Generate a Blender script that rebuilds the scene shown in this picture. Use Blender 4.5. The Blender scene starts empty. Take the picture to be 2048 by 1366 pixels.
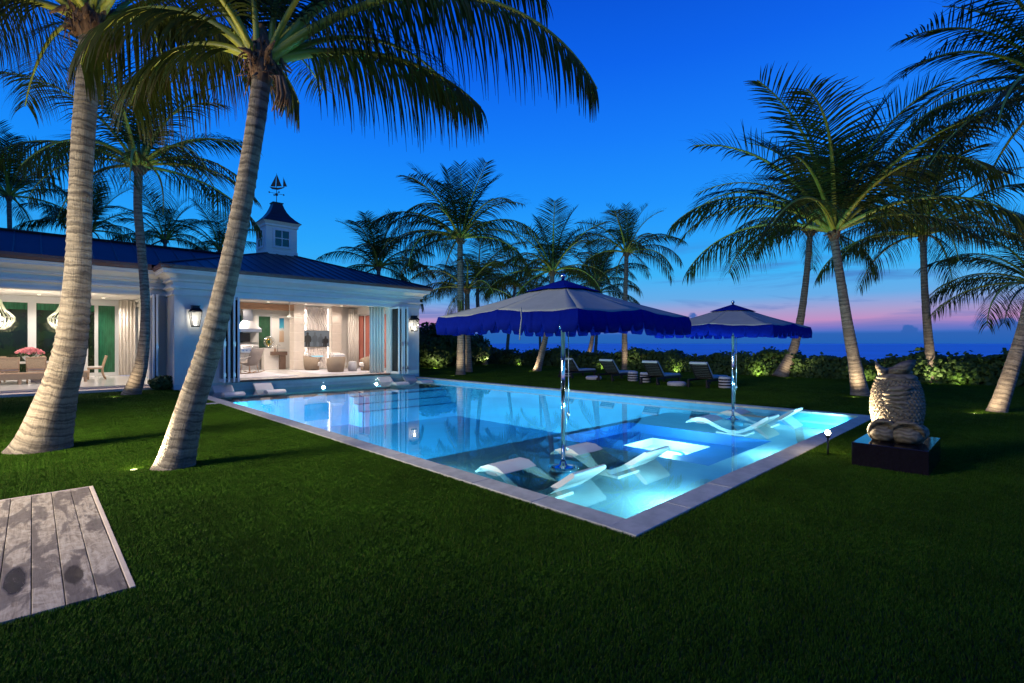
import bpy, bmesh, math, random
from mathutils import Vector, Matrix
R=math.radians
SC=bpy.context.scene
COL=SC.collection
# ---------------------------------------------------------------- camera
FPX=990.0; CU=1024.0; HV=687.0; CAMH=1.6; YAW=R(44.1)
FW=(math.sin(YAW),math.cos(YAW)); RT=(math.cos(YAW),-math.sin(YAW))
cd=bpy.data.cameras.new('camera'); cam=bpy.data.objects.new('camera',cd); COL.objects.link(cam)
cam.location=(0,0,CAMH); cam.rotation_euler=(R(90),0,-YAW)
cd.sensor_width=36; cd.lens=FPX/2048*36; cd.shift_y=4/2048; cd.clip_start=.05; cd.clip_end=60000
SC.camera=cam
SC.render.engine='CYCLES'
SC.view_settings.view_transform='Standard'; SC.view_settings.look='None'
SC.view_settings.exposure=0; SC.view_settings.gamma=1; SC.view_settings.use_curve_mapping=False
cy=SC.cycles
cy.use_denoising=True
try: cy.denoiser='OPENIMAGEDENOISE'
except Exception: pass
cy.max_bounces=7; cy.diffuse_bounces=3; cy.glossy_bounces=4; cy.transmission_bounces=4; cy.transparent_max_bounces=14
cy.caustics_reflective=False; cy.caustics_refractive=False
cy.sample_clamp_indirect=4.0
# ---------------------------------------------------------------- world: dusk sky
SUN_EL=-3.0; SUN_AZ=R(100)
W=bpy.data.worlds.new('World'); SC.world=W; W.use_nodes=True
wt=W.node_tree; wt.nodes.clear()
class NT:
    def __init__(s,t): s.t=t
    def n(s,typ,**k):
        o=s.t.nodes.new(typ)
        for a,b in k.items(): setattr(o,a,b)
        return o
    def l(s,a,b): s.t.links.new(a,b)
    def m(s,op,a,b=None,c=None,clamp=False):
        o=s.t.nodes.new('ShaderNodeMath'); o.operation=op; o.use_clamp=clamp
        for i,x in enumerate((a,b,c)):
            if x is None: continue
            if isinstance(x,(int,float)): o.inputs[i].default_value=x
            else: s.l(x,o.inputs[i])
        return o.outputs[0]
    def ramp(s,fac,stops,interp='LINEAR'):
        o=s.t.nodes.new('ShaderNodeValToRGB'); cr=o.color_ramp; cr.interpolation=interp
        while len(cr.elements)<len(stops): cr.elements.new(.5)
        for e,(p,c) in zip(cr.elements,stops):
            e.position=p; e.color=(c,c,c,1) if isinstance(c,(int,float)) else tuple(c)[:3]+(1,)
        s.l(fac,o.inputs[0]); return o.outputs[0]
    def mix(s,fac,a,b,mode='MIX'):
        o=s.t.nodes.new('ShaderNodeMix'); o.data_type='RGBA'; o.blend_type=mode
        for i,x in ((0,fac),(6,a),(7,b)):
            if isinstance(x,(int,float)): o.inputs[i].default_value=x
            elif isinstance(x,(tuple,list)): o.inputs[i].default_value=tuple(x)[:3]+(1,)
            else: s.l(x,o.inputs[i])
        return o.outputs[2]
    def noise(s,vec,scale,detail=3,rough=.55,dist=0):
        o=s.t.nodes.new('ShaderNodeTexNoise'); o.inputs['Scale'].default_value=scale; o.inputs['Detail'].default_value=detail
        o.inputs['Roughness'].default_value=rough; o.inputs['Distortion'].default_value=dist
        if vec is not None: s.l(vec,o.inputs['Vector'])
        return o.outputs[0]
    def map(s,vec,scale=(1,1,1),loc=(0,0,0),rot=(0,0,0)):
        o=s.t.nodes.new('ShaderNodeMapping'); o.inputs['Scale'].default_value=scale; o.inputs['Location'].default_value=loc; o.inputs['Rotation'].default_value=rot
        s.l(vec,o.inputs['Vector']); return o.outputs[0]
t=NT(wt)
tc=t.n('ShaderNodeTexCoord'); sep=t.n('ShaderNodeSeparateXYZ'); t.l(tc.outputs['Generated'],sep.inputs[0])
el=t.m('MULTIPLY',t.m('ARCSINE',sep.outputs[2]),57.2958)
fac=t.m('DIVIDE',el,60.0,clamp=True)
sky=t.ramp(fac,[(0,(.010,.13,.56)),(1.0/60,(.02,.15,.58)),(1.6/60,(.18,.18,.58)),(2.3/60,(.52,.27,.55)),(3.2/60,(.40,.33,.62)),
  (4.8/60,(.12,.40,.80)),(7.5/60,(.035,.44,.93)),(11/60,(.018,.37,.97)),(16/60,(.008,.28,.98)),(22/60,(.004,.20,.95)),(29/60,(.001,.125,.84)),(36/60,(.0003,.08,.66)),(46/60,(0,.05,.46)),(1,(0,.03,.32))])
# streaky cloud near the horizon
nz=t.noise(t.map(tc.outputs['Generated'],(1,1,9)),3.2,5,.6,.4)
win=t.ramp(fac,[(0,0),(1.5/60,.5),(3.5/60,1),(7/60,.9),(13/60,0)])
cm=t.m('MULTIPLY',t.ramp(nz,[(.52,0),(.68,1)]),win)
sky=t.mix(t.m('MULTIPLY',cm,.85),sky,(.045,.17,.52))
# cumulus standing on the horizon
az=t.m('ARCTAN2',sep.outputs[0],sep.outputs[1])
cx=t.n('ShaderNodeCombineXYZ'); t.l(t.m('MULTIPLY',az,11.0),cx.inputs[0]); t.l(t.m('MULTIPLY',el,.22),cx.inputs[1])
n1=t.noise(cx.outputs[0],1.0,2,.5); n2=t.noise(cx.outputs[0],4.5,5,.6)
top=t.m('ADD',t.m('MULTIPLY',t.m('SUBTRACT',n1,.50),11.0),t.m('MULTIPLY',t.m('SUBTRACT',n2,.5),2.2))
top=t.m('ADD',t.m('MAXIMUM',t.m('MINIMUM',top,2.7),.0),1.25)
cum=t.m('MULTIPLY',t.m('SUBTRACT',top,el),3.0,clamp=True)
sky=t.mix(t.m('MULTIPLY',cum,.92),sky,(.014,.12,.46))
ns=t.n('ShaderNodeTexSky',sky_type='NISHITA'); ns.sun_disc=False; ns.sun_elevation=R(SUN_EL); ns.sun_rotation=SUN_AZ
sky=t.mix(1.0,sky,t.mix(1.0,ns.outputs[0],(.05,.05,.05),'MULTIPLY'),'ADD')
bg=t.n('ShaderNodeBackground'); t.l(sky,bg.inputs[0]); bg.inputs[1].default_value=1.0
wo=t.n('ShaderNodeOutputWorld'); t.l(bg.outputs[0],wo.inputs[0])
# faint, very soft ambient fill light, added from behind the camera
sl=bpy.data.lights.new('ambient_fill','SUN'); sl.energy=.03; sl.angle=R(100); sl.color=(1,.86,.70)
so=bpy.data.objects.new('ambient_fill',sl); COL.objects.link(so); so.location=(-20,-10,30)
so.rotation_euler=Vector((.62,.55,-.75)).to_track_quat('-Z','Y').to_euler()

# ---------------------------------------------------------------- helpers
def px(u,v,d):
    s=(u-CU)/FPX*d
    return Vector((FW[0]*d+RT[0]*s, FW[1]*d+RT[1]*s, CAMH-(v-HV)*d/FPX))
class MB:
    def __init__(s): s.v=[]; s.f=[]; s.m=[]; s.uv=[]; s.sm=[]
    def add(s,vs,fs,mi=0,uvs=None,smooth=False):
        b=len(s.v); s.v+= [tuple(p) for p in vs]
        for k,f in enumerate(fs):
            s.f.append(tuple(b+i for i in f)); s.m.append(mi); s.sm.append(smooth)
            s.uv.append(uvs[k] if uvs else None)
        return s
    def box(s,x0,x1,y0,y1,z0,z1,mi=0):
        v=[(x,y,z) for z in (z0,z1) for y in (y0,y1) for x in (x0,x1)]
        return s.add(v,[(0,2,3,1),(4,5,7,6),(0,1,5,4),(2,6,7,3),(0,4,6,2),(1,3,7,5)],mi)
    def tube(s,pts,rad,n=8,mi=0,cap=True,smooth=True,vs=1.0,refv=None,sx=1.0):
        pts=[Vector(p) for p in pts]; N=len(pts)
        if isinstance(rad,(int,float)): rad=[rad]*N
        V=[];up=None;L=0;ls=[]
        for i,p in enumerate(pts):
            tg=(pts[min(i+1,N-1)]-pts[max(i-1,0)])
            tg=tg.normalized() if tg.length>1e-9 else Vector((0,0,1))
            if up is None:
                up=Vector(refv) if refv else (Vector((0,0,1)) if abs(tg.z)<.9 else Vector((1,0,0)))
            a=tg.cross(up).normalized() if tg.cross(up).length>1e-6 else Vector((1,0,0))
            b=a.cross(tg).normalized(); up=b
            if i: L+=(p-pts[i-1]).length
            ls.append(L)
            for k in range(n):
                th=2*math.pi*k/n
                r=rad[i](th) if callable(rad[i]) else rad[i]
                V.append(p+a*(math.cos(th)*r*sx)+b*(math.sin(th)*r))
        F=[];U=[]
        for i in range(N-1):
            for k in range(n):
                k2=(k+1)%n
                F.append((i*n+k,i*n+k2,(i+1)*n+k2,(i+1)*n+k))
                U.append([(k/n,ls[i]*vs),((k+1)/n,ls[i]*vs),((k+1)/n,ls[i+1]*vs),(k/n,ls[i+1]*vs)])
        s.add(V,F,mi,U,smooth)
        if cap:
            b=len(s.v)-N*n
            s.f.append(tuple(b+k for k in reversed(range(n)))); s.m.append(mi); s.sm.append(False); s.uv.append(None)
            s.f.append(tuple(b+(N-1)*n+k for k in range(n))); s.m.append(mi); s.sm.append(False); s.uv.append(None)
        return s
    def cyl(s,p0,p1,r0,r1=None,n=12,mi=0,cap=True,smooth=True):
        return s.tube([p0,p1],[r0,r0 if r1 is None else r1],n,mi,cap,smooth)
    def lathe(s,prof,n=24,c=(0,0,0),mi=0,smooth=True,sx=1,sy=1):
        V=[];F=[]
        for r,z in prof:
            for k in range(n):
                th=2*math.pi*k/n; V.append((c[0]+r*math.cos(th)*sx,c[1]+r*math.sin(th)*sy,c[2]+z))
        for i in range(len(prof)-1):
            for k in range(n):
                k2=(k+1)%n; F.append((i*n+k,i*n+k2,(i+1)*n+k2,(i+1)*n+k))
        return s.add(V,F,mi,None,smooth)
    def prism(s,poly,axis,a,b,mi=0,smooth=False):
        # poly: list of 2D points; axis 'x': (y,z), 'y': (x,z), 'z': (x,y)
        def P(p,t):
            return {'x':(t,p[0],p[1]),'y':(p[0],t,p[1]),'z':(p[0],p[1],t)}[axis]
        n=len(poly); V=[P(p,a) for p in poly]+[P(p,b) for p in poly]
        s.add(V,[(i,(i+1)%n,n+(i+1)%n,n+i) for i in range(n)],mi,None,smooth)
        base=len(s.v)-2*n
        s.f.append(tuple(base+i for i in reversed(range(n)))); s.m.append(mi); s.sm.append(False); s.uv.append(None)
        s.f.append(tuple(base+n+i for i in range(n))); s.m.append(mi); s.sm.append(False); s.uv.append(None)
        return s
    def mesh(s,name,mats,center=None):
        me=bpy.data.meshes.new(name)
        vs=s.v
        if center is not None: vs=[(p[0]-center[0],p[1]-center[1],p[2]-center[2]) for p in vs]
        me.from_pydata(vs,[],s.f)
        for m in mats: me.materials.append(m)
        me.polygons.foreach_set('material_index',s.m); me.polygons.foreach_set('use_smooth',s.sm)
        if any(u is not None for u in s.uv):
            uvl=me.uv_layers.new(name='UVMap'); buf=[]
            for f,u in zip(s.f,s.uv):
                for k in range(len(f)): buf+= list(u[k]) if u else [0.0,0.0]
            uvl.data.foreach_set('uv',buf)
        me.update(); return me
def recalc(me):
    bm=bmesh.new(); bm.from_mesh(me); bmesh.ops.recalc_face_normals(bm,faces=bm.faces); bm.to_mesh(me); bm.free()
def obj(name,mb,mats,parent=None,bevel=0,fixn=True,seg=2):
    """link a MB as ONE mesh object; geometry given in world space (or in the parent's space when the parent sits at the origin)"""
    if not isinstance(mats,(list,tuple)): mats=[mats]
    xs=[p[0] for p in mb.v]; ys=[p[1] for p in mb.v]; zs=[p[2] for p in mb.v]
    c=((min(xs)+max(xs))/2,(min(ys)+max(ys))/2,min(zs))
    me=mb.mesh(name,mats,c)
    if fixn: recalc(me)
    o=bpy.data.objects.new(name,me); COL.objects.link(o); o.location=c
    if parent is not None:
        o.parent=parent; o.matrix_parent_inverse=world_of(parent).inverted()
    if bevel:
        m=o.modifiers.new('bevel','BEVEL'); m.width=bevel; m.segments=seg; m.limit_method='ANGLE'; m.angle_limit=R(40)
    return o
def world_of(o):
    m=Matrix.LocRotScale(o.location,o.rotation_euler,o.scale)
    if o.parent is not None: m=world_of(o.parent)@o.matrix_parent_inverse@m
    return m
def tag(o,label=None,cat=None,group=None,kind=None):
    if label: o['label']=label
    if cat: o['category']=cat
    if group: o['group']=group
    if kind: o['kind']=kind
    return o
def thing(name,label,cat,loc=(0,0,0),group=None,rotz=0):
    o=bpy.data.objects.new(name,None); COL.objects.link(o); o.location=loc; o.rotation_euler=(0,0,rotz); o.empty_display_size=.2
    return tag(o,label,cat,group)
def struct(o): o['kind']='structure'; return o
def copy_tree(o,parent=None):
    c=o.copy(); COL.objects.link(c)
    if parent is not None: c.parent=parent
    for ch in [k for k in KIDS(o)]: copy_tree(ch,c)
    return c
def KIDS(o): return [x for x in bpy.data.objects if x.parent==o]
def lamp(name,kind,loc,energy,color,parent=None,size=.1,aim=None,cone=60,blend=.6):
    l=bpy.data.lights.new(name,kind); l.energy=energy; l.color=color
    if kind=='SPOT': l.spot_size=R(cone); l.spot_blend=blend; l.shadow_soft_size=size
    elif kind=='POINT': l.shadow_soft_size=size
    elif kind=='AREA': l.shape='RECTANGLE'; l.size=size if not isinstance(size,tuple) else size[0]; l.size_y=l.size if not isinstance(size,tuple) else size[1]
    o=bpy.data.objects.new(name,l); COL.objects.link(o); o.location=loc
    if aim is not None: o.rotation_euler=(Vector(aim)-Vector(loc)).to_track_quat('-Z','Y').to_euler()
    if parent is not None: o.parent=parent; o.matrix_parent_inverse=world_of(parent).inverted()
    return o
# ---------------------------------------------------------------- materials
def mat(name,col,rough=.6,metal=0,var=.0,vscale=6,bump=0,bscale=40,spec=.5,emit=None,estr=0,coord='Object',col2=None,stretch=(1,1,1)):
    m=bpy.data.materials.new(name); m.use_nodes=True; q=NT(m.node_tree); b=m.node_tree.nodes['Principled BSDF']
    b.inputs['Base Color'].default_value=tuple(col)+(1,); b.inputs['Roughness'].default_value=rough; b.inputs['Metallic'].default_value=metal
    b.inputs['Specular IOR Level'].default_value=spec
    if emit: b.inputs['Emission Color'].default_value=tuple(emit)+(1,); b.inputs['Emission Strength'].default_value=estr
    if var or bump or col2:
        c=q.n('ShaderNodeTexCoord').outputs[coord]; c=q.map(c,stretch)
        if var or col2:
            n=q.noise(c,vscale,5,.6)
            lo=col2 if col2 else tuple(x*(1-var) for x in col)
            hi=col if col2 else tuple(min(1,x*(1+var*.6)) for x in col)
            q.l(q.ramp(n,[(.32,lo),(.68,hi)]),b.inputs['Base Color'])
        if bump:
            bp=q.n('ShaderNodeBump'); bp.inputs['Strength'].default_value=bump; bp.inputs['Distance'].default_value=.02
            q.l(q.noise(c,bscale,4,.6),bp.inputs['Height']); q.l(bp.outputs[0],b.inputs['Normal'])
    return m
M={}
M['stucco']=mat('stucco',(.68,.65,.58),.75,var=.06,vscale=2,bump=.08,bscale=120)
M['trim']=mat('trim',(.74,.71,.64),.5,var=.04,vscale=3)
M['frame']=mat('frame',(.66,.66,.65),.4)
M['fascia']=mat('fascia',(.16,.075,.06),.5,var=.2)
M['roof']=mat('roof_metal',(.022,.025,.036),.48,.25,var=.25,vscale=1.5)
M['copper']=mat('dark_copper',(.05,.035,.03),.4,.6,var=.3)
M['vane']=mat('vane_copper',(.16,.06,.035),.45,.7,var=.4,vscale=9)
M['black']=mat('black_metal',(.012,.012,.013),.4,.3)
M['steel']=mat('stainless',(.62,.62,.63),.28,1.0)
M['chrome']=mat('polished_steel',(.75,.76,.78),.08,1.0)
M['stone']=mat('coping_stone',(.42,.40,.37),.62,var=.22,vscale=7,bump=.15,bscale=70)
def per_object(m,lo,hi):
    q=NT(m.node_tree); b=m.node_tree.nodes['Principled BSDF']; src=b.inputs['Base Color'].links[0].from_socket
    q.l(q.mix(1.0,src,q.ramp(q.n('ShaderNodeObjectInfo').outputs['Random'],[(0,lo),(1,hi)]),'MULTIPLY'),b.inputs['Base Color'])
per_object(M['stone'],.86,1.06)
M['limestone']=mat('limestone',(.70,.61,.52),.7,var=.06,vscale=4)
M['floor_stone']=mat('polished_floor',(.72,.70,.67),.14,var=.05,vscale=2)
M['step']=mat('step_stone',(.55,.44,.36),.6,var=.12,vscale=5,bump=.08)
M['white_plaster']=mat('white_interior',(.80,.76,.70),.7)
M['cream']=mat('cream_wall',(.80,.73,.65),.7,var=.03)
M['curtain']=mat('sheer_curtain',(.82,.75,.67),.8)
M['wood']=mat('oak',(.32,.17,.09),.5,var=.4,vscale=6,stretch=(.4,6,6))
M['walnut']=mat('walnut',(.13,.075,.05),.5,var=.3,vscale=5,stretch=(.4,5,5))
M['palewood']=mat('pale_wood',(.45,.30,.19),.5,var=.2,vscale=8)
M['wicker']=mat('wicker',(.25,.185,.125),.7,var=.3,vscale=60,bump=.4,bscale=90)
M['cane']=mat('cane_weave',(.55,.42,.27),.6,var=.5,vscale=70)
M['cushion']=mat('cushion',(.72,.67,.63),.9,var=.05,bump=.1,bscale=30)
M['bluecushion']=mat('navy_cushion',(.02,.035,.14),.9,var=.5,vscale=12)
M['taupe']=mat('taupe_leather',(.20,.165,.145),.6,var=.1)
M['rug']=mat('rug',(.44,.42,.44),.95,var=.25,vscale=30)
M['darkwood']=mat('dark_teak',(.012,.010,.010),.8,var=.3,vscale=20)
M['pad']=mat('sunbed_pad',(.42,.41,.42),.85,var=.05)
M['navy']=mat('navy_canvas',(.001,.009,.19),.9,spec=.05,var=.15,vscale=9,bump=.1,bscale=200)
M['canvas']=mat('grey_canvas',(.27,.30,.29),.85,spec=.1,var=.08,vscale=5,bump=.12,bscale=14)
M['lounger']=mat('moulded_white',(.54,.53,.52),.45)
M['ebony']=mat('plinth_lacquer',(.012,.009,.013),.07,var=.3,vscale=30)
M['carving']=None
M['sandwall']=mat('wave_panel',(.78,.70,.64),.75)
M['petal']=mat('pink_petal',(.75,.22,.26),.6,var=.35,vscale=30)
M['green']=mat('leaf_green',(.05,.12,.02),.5,var=.4,vscale=20)
M['bowl']=mat('white_ceramic',(.74,.72,.68),.25)
M['candle']=mat('lamp_glass',(.9,.9,.85),.3,emit=(1,.93,.78),estr=5)
M['downlight']=mat('downlight',(.9,.9,.85),.3,emit=(1,.85,.66),estr=10)
M['uplens']=mat('uplight_lens',(.9,.9,.8),.2,emit=(1,.88,.45),estr=5)
M['poollens']=mat('pool_light_lens',(.9,.95,1),.2,emit=(.75,.95,1),estr=6)
M['led']=mat('led_strip',(.9,.9,.9),.4,emit=(1,.93,.86),estr=3)
M['granite']=mat('granite',(.40,.38,.37),.3,col2=(.08,.07,.07),vscale=60)
M['bluevelvet']=mat('teal_seat',(.01,.10,.07),.8)
def glass(name,tint=(1,1,1),base=.05,rough=.0,gl=(1,1,1)):
    m=bpy.data.materials.new(name); m.use_nodes=True; q=NT(m.node_tree); m.node_tree.nodes.clear()
    tr=q.n('ShaderNodeBsdfTransparent'); tr.inputs[0].default_value=tuple(tint)+(1,)
    g=q.n('ShaderNodeBsdfGlossy'); g.inputs['Roughness'].default_value=rough; g.inputs[0].default_value=tuple(gl)+(1,)
    fr=q.n('ShaderNodeFresnel'); fr.inputs[0].default_value=1.45
    mx=q.n('ShaderNodeMixShader'); q.l(q.m('ADD',fr.outputs[0],base,clamp=True),mx.inputs[0]); q.l(tr.outputs[0],mx.inputs[1]); q.l(g.outputs[0],mx.inputs[2])
    o=q.n('ShaderNodeOutputMaterial'); q.l(mx.outputs[0],o.inputs[0]); return m
M['glass']=glass('clear_glass',(.93,.95,.95))
M['darkglass']=glass('tinted_glass',(.25,.45,.38),.03)
M['lampglass']=glass('lantern_glass',(.95,.95,.95),.02)
# pool water
def water_mat():
    m=bpy.data.materials.new('pool_water'); m.use_nodes=True; q=NT(m.node_tree); m.node_tree.nodes.clear()
    tr=q.n('ShaderNodeBsdfTransparent'); tr.inputs[0].default_value=(.42,.88,1,1)
    g=q.n('ShaderNodeBsdfGlossy'); g.inputs['Roughness'].default_value=.012
    fr=q.n('ShaderNodeFresnel'); fr.inputs[0].default_value=1.55
    c=q.n('ShaderNodeTexCoord').outputs['Object']
    bp=q.n('ShaderNodeBump'); bp.inputs['Strength'].default_value=.02; bp.inputs['Distance'].default_value=.02
    q.l(q.noise(c,1.6,2,.4),bp.inputs['Height']); q.l(bp.outputs[0],g.inputs['Normal']); q.l(bp.outputs[0],fr.inputs['Normal'])
    mx=q.n('ShaderNodeMixShader'); q.l(fr.outputs[0],mx.inputs[0]); q.l(tr.outputs[0],mx.inputs[1]); q.l(g.outputs[0],mx.inputs[2])
    o=q.n('ShaderNodeOutputMaterial'); q.l(mx.outputs[0],o.inputs[0]); return m
M['water']=water_mat()
M['plaster_shelf']=mat('shelf_plaster',(.42,.70,.78),.7,var=.12,vscale=2.5,bump=.1,bscale=40)
M['plaster_deep']=mat('deep_plaster',(.05,.46,.84),.7,var=.10,vscale=1.2)
M['plaster_blue']=mat('depth_blue',(.01,.16,.62),.5,var=.15,vscale=3)  # blue of deeper water put into the colour of the pit lining
M['plaster_wall']=mat('wall_plaster',(.08,.42,.70),.6,var=.08,vscale=3)
M['plaster_spa']=mat('spa_plaster',(.80,.86,.86),.6)
def sea_mat():
    m=bpy.data.materials.new('sea_water'); m.use_nodes=True; q=NT(m.node_tree); b=m.node_tree.nodes['Principled BSDF']
    b.inputs['Base Color'].default_value=(.004,.10,.50,1); b.inputs['Roughness'].default_value=.45
    c=q.n('ShaderNodeTexCoord').outputs['Object']
    bp=q.n('ShaderNodeBump'); bp.inputs['Strength'].default_value=1; bp.inputs['Distance'].default_value=.25
    q.l(q.noise(q.map(c,(.12,.03,1)),1.0,6,.65),bp.inputs['Height']); q.l(bp.outputs[0],b.inputs['Normal'])
    n=q.noise(q.map(c,(.012,.0004,1)),1.0,4,.6)
    q.l(q.ramp(n,[(.40,(.003,.16,.70)),(.58,(.004,.20,.80)),(.66,(.03,.32,.90))]),b.inputs['Base Color'])
    return m
M['sea']=sea_mat()
def ground_mat():
    return mat('soil_under_turf',(.022,.045,.010),.95,var=.4,vscale=14,bump=.3,bscale=90)
M['ground']=ground_mat()
def grass_mat():
    m=bpy.data.materials.new('turf_blades'); m.use_nodes=True; q=NT(m.node_tree); b=m.node_tree.nodes['Principled BSDF']
    uv=q.n('ShaderNodeUVMap'); s=q.n('ShaderNodeSeparateXYZ'); q.l(uv.outputs[0],s.inputs[0])
    c=q.ramp(s.outputs[1],[(0,(.028,.078,.003)),(.5,(.044,.115,.005)),(.85,(.066,.145,.009)),(1,(.12,.13,.025))])
    p=q.n('ShaderNodeNewGeometry').outputs['Position']
    big=q.mix(1,q.ramp(q.noise(p,.7,4,.65),[(.3,.62),(.7,1.2)]),q.ramp(q.noise(p,6,3,.6),[(.3,.8),(.7,1.1)]),'MULTIPLY')
    c=q.mix(1,c,big,'MULTIPLY')
    q.l(c,b.inputs['Base Color']); b.inputs['Roughness'].default_value=.8; b.inputs['Specular IOR Level'].default_value=.08
    return m
M['grass']=grass_mat()
def frond_mats():
    m=bpy.data.materials.new('palm_leaflet'); m.use_nodes=True; q=NT(m.node_tree); b=m.node_tree.nodes['Principled BSDF']; out=m.node_tree.nodes['Material Output']
    uv=q.n('ShaderNodeUVMap'); s=q.n('ShaderNodeSeparateXYZ'); q.l(uv.outputs[0],s.inputs[0])
    c=q.ramp(s.outputs[0],[(0,(.060,.080,.008)),(.6,(.042,.060,.009)),(.85,(.065,.052,.014)),(1,(.08,.043,.018))])
    c2=q.ramp(s.outputs[0],[(0,(.040,.062,.007)),(1,(.030,.050,.009))])
    c=q.mix(q.ramp(s.outputs[1],[(.45,0),(.75,1)]),c2,c)
    rn=q.n('ShaderNodeObjectInfo').outputs['Random']
    c=q.mix(1,c,q.ramp(rn,[(0,.75),(1,1.2)]),'MULTIPLY')
    q.l(c,b.inputs['Base Color']); b.inputs['Roughness'].default_value=.5; b.inputs['Specular IOR Level'].default_value=.15
    tl=q.n('ShaderNodeBsdfTranslucent'); q.l(c,tl.inputs[0])
    mx=q.n('ShaderNodeMixShader'); mx.inputs[0].default_value=.28; q.l(b.outputs[0],mx.inputs[1]); q.l(tl.outputs[0],mx.inputs[2]); q.l(mx.outputs[0],out.inputs[0])
    st=mat('palm_stem',(.36,.38,.045),.45,var=.25,vscale=3)
    return m,st
M['leaf'],M['stem']=frond_mats()
M['fibre']=mat('palm_fibre',(.26,.15,.08),.9,col2=(.05,.028,.017),vscale=16,bump=.6,bscale=30,stretch=(1,1,.25))
def trunk_mat():
    m=bpy.data.materials.new('palm_bark'); m.use_nodes=True; q=NT(m.node_tree); b=m.node_tree.nodes['Principled BSDF']
    uv=q.n('ShaderNodeUVMap').outputs[0]
    s=q.n('ShaderNodeSeparateXYZ'); q.l(uv,s.inputs[0])
    ob=q.n('ShaderNodeTexCoord').outputs['Object']
    wob=q.noise(ob,7,3,.6)
    cv=q.n('ShaderNodeCombineXYZ'); q.l(q.m('MULTIPLY',s.outputs[0],1.2),cv.inputs[0])
    q.l(q.m('ADD',q.m('MULTIPLY',s.outputs[1],9.0),q.m('MULTIPLY',wob,.9)),cv.inputs[1])
    bands=q.noise(cv.outputs[0],1.6,4,.65)
    fib=q.noise(q.map(uv,(60,5,1)),1.0,4,.7)
    blot=q.noise(ob,2.2,4,.6)
    c=q.ramp(bands,[(.33,(.03,.021,.015)),(.43,(.10,.075,.055)),(.54,(.225,.185,.14)),(.64,(.27,.225,.17)),(.72,(.07,.052,.038))])
    c=q.mix(.30,c,q.ramp(fib,[(.3,(.04,.032,.024)),(.7,(.30,.25,.20))]))
    fr_=q.m('FRACT',q.m('DIVIDE',q.m('ADD',s.outputs[1],q.m('MULTIPLY',q.m('SUBTRACT',wob,.5),.10)),.12))
    ln=q.ramp(fr_,[(0,1),(.10,.75),(.26,0),(.90,0),(1,1)])
    c=q.mix(q.m('MULTIPLY',ln,q.ramp(blot,[(.3,.95),(.7,.45)])),c,(.035,.027,.022))
    c=q.mix(q.ramp(blot,[(.45,0),(.75,.45)]),c,(.16,.13,.10))
    q.l(c,b.inputs['Base Color']); b.inputs['Roughness'].default_value=.88
    bp=q.n('ShaderNodeBump'); bp.inputs['Strength'].default_value=.9; bp.inputs['Distance'].default_value=.03
    q.l(q.m('ADD',bands,q.m('MULTIPLY',fib,.5)),bp.inputs['Height']); q.l(bp.outputs[0],b.inputs['Normal'])
    return m
M['bark']=trunk_mat()
M['hedge']=mat('sea_grape_leaf',(.045,.085,.018),.55,col2=(.02,.045,.010),vscale=3,spec=.2)
M['twig']=mat('twig',(.06,.045,.03),.9)
def carving_mat():
    m=bpy.data.materials.new('carved_stone'); m.use_nodes=True; q=NT(m.node_tree); b=m.node_tree.nodes['Principled BSDF']
    c=q.n('ShaderNodeTexCoord').outputs['Object']
    w=q.n('ShaderNodeTexWave'); w.bands_direction='Z'; w.inputs['Scale'].default_value=5; w.inputs['Distortion'].default_value=14; w.inputs['Detail'].default_value=3; w.inputs['Detail Scale'].default_value=.8
    q.l(q.map(c,(1,1,1)),w.inputs['Vector'])
    col=q.ramp(w.outputs['Fac'],[(0,(.06,.042,.024)),(.5,(.17,.13,.08)),(1,(.23,.185,.12))])
    col=q.mix(.4,col,q.ramp(q.noise(c,14,4),[(.3,(.07,.05,.03)),(.7,(.26,.21,.14))]))
    q.l(col,b.inputs['Base Color']); b.inputs['Roughness'].default_value=.8
    bp=q.n('ShaderNodeBump'); bp.inputs['Strength'].default_value=.35; bp.inputs['Distance'].default_value=.015
    q.l(w.outputs['Fac'],bp.inputs['Height']); q.l(bp.outputs[0],b.inputs['Normal'])
    return m
M['carving']=carving_mat()
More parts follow.
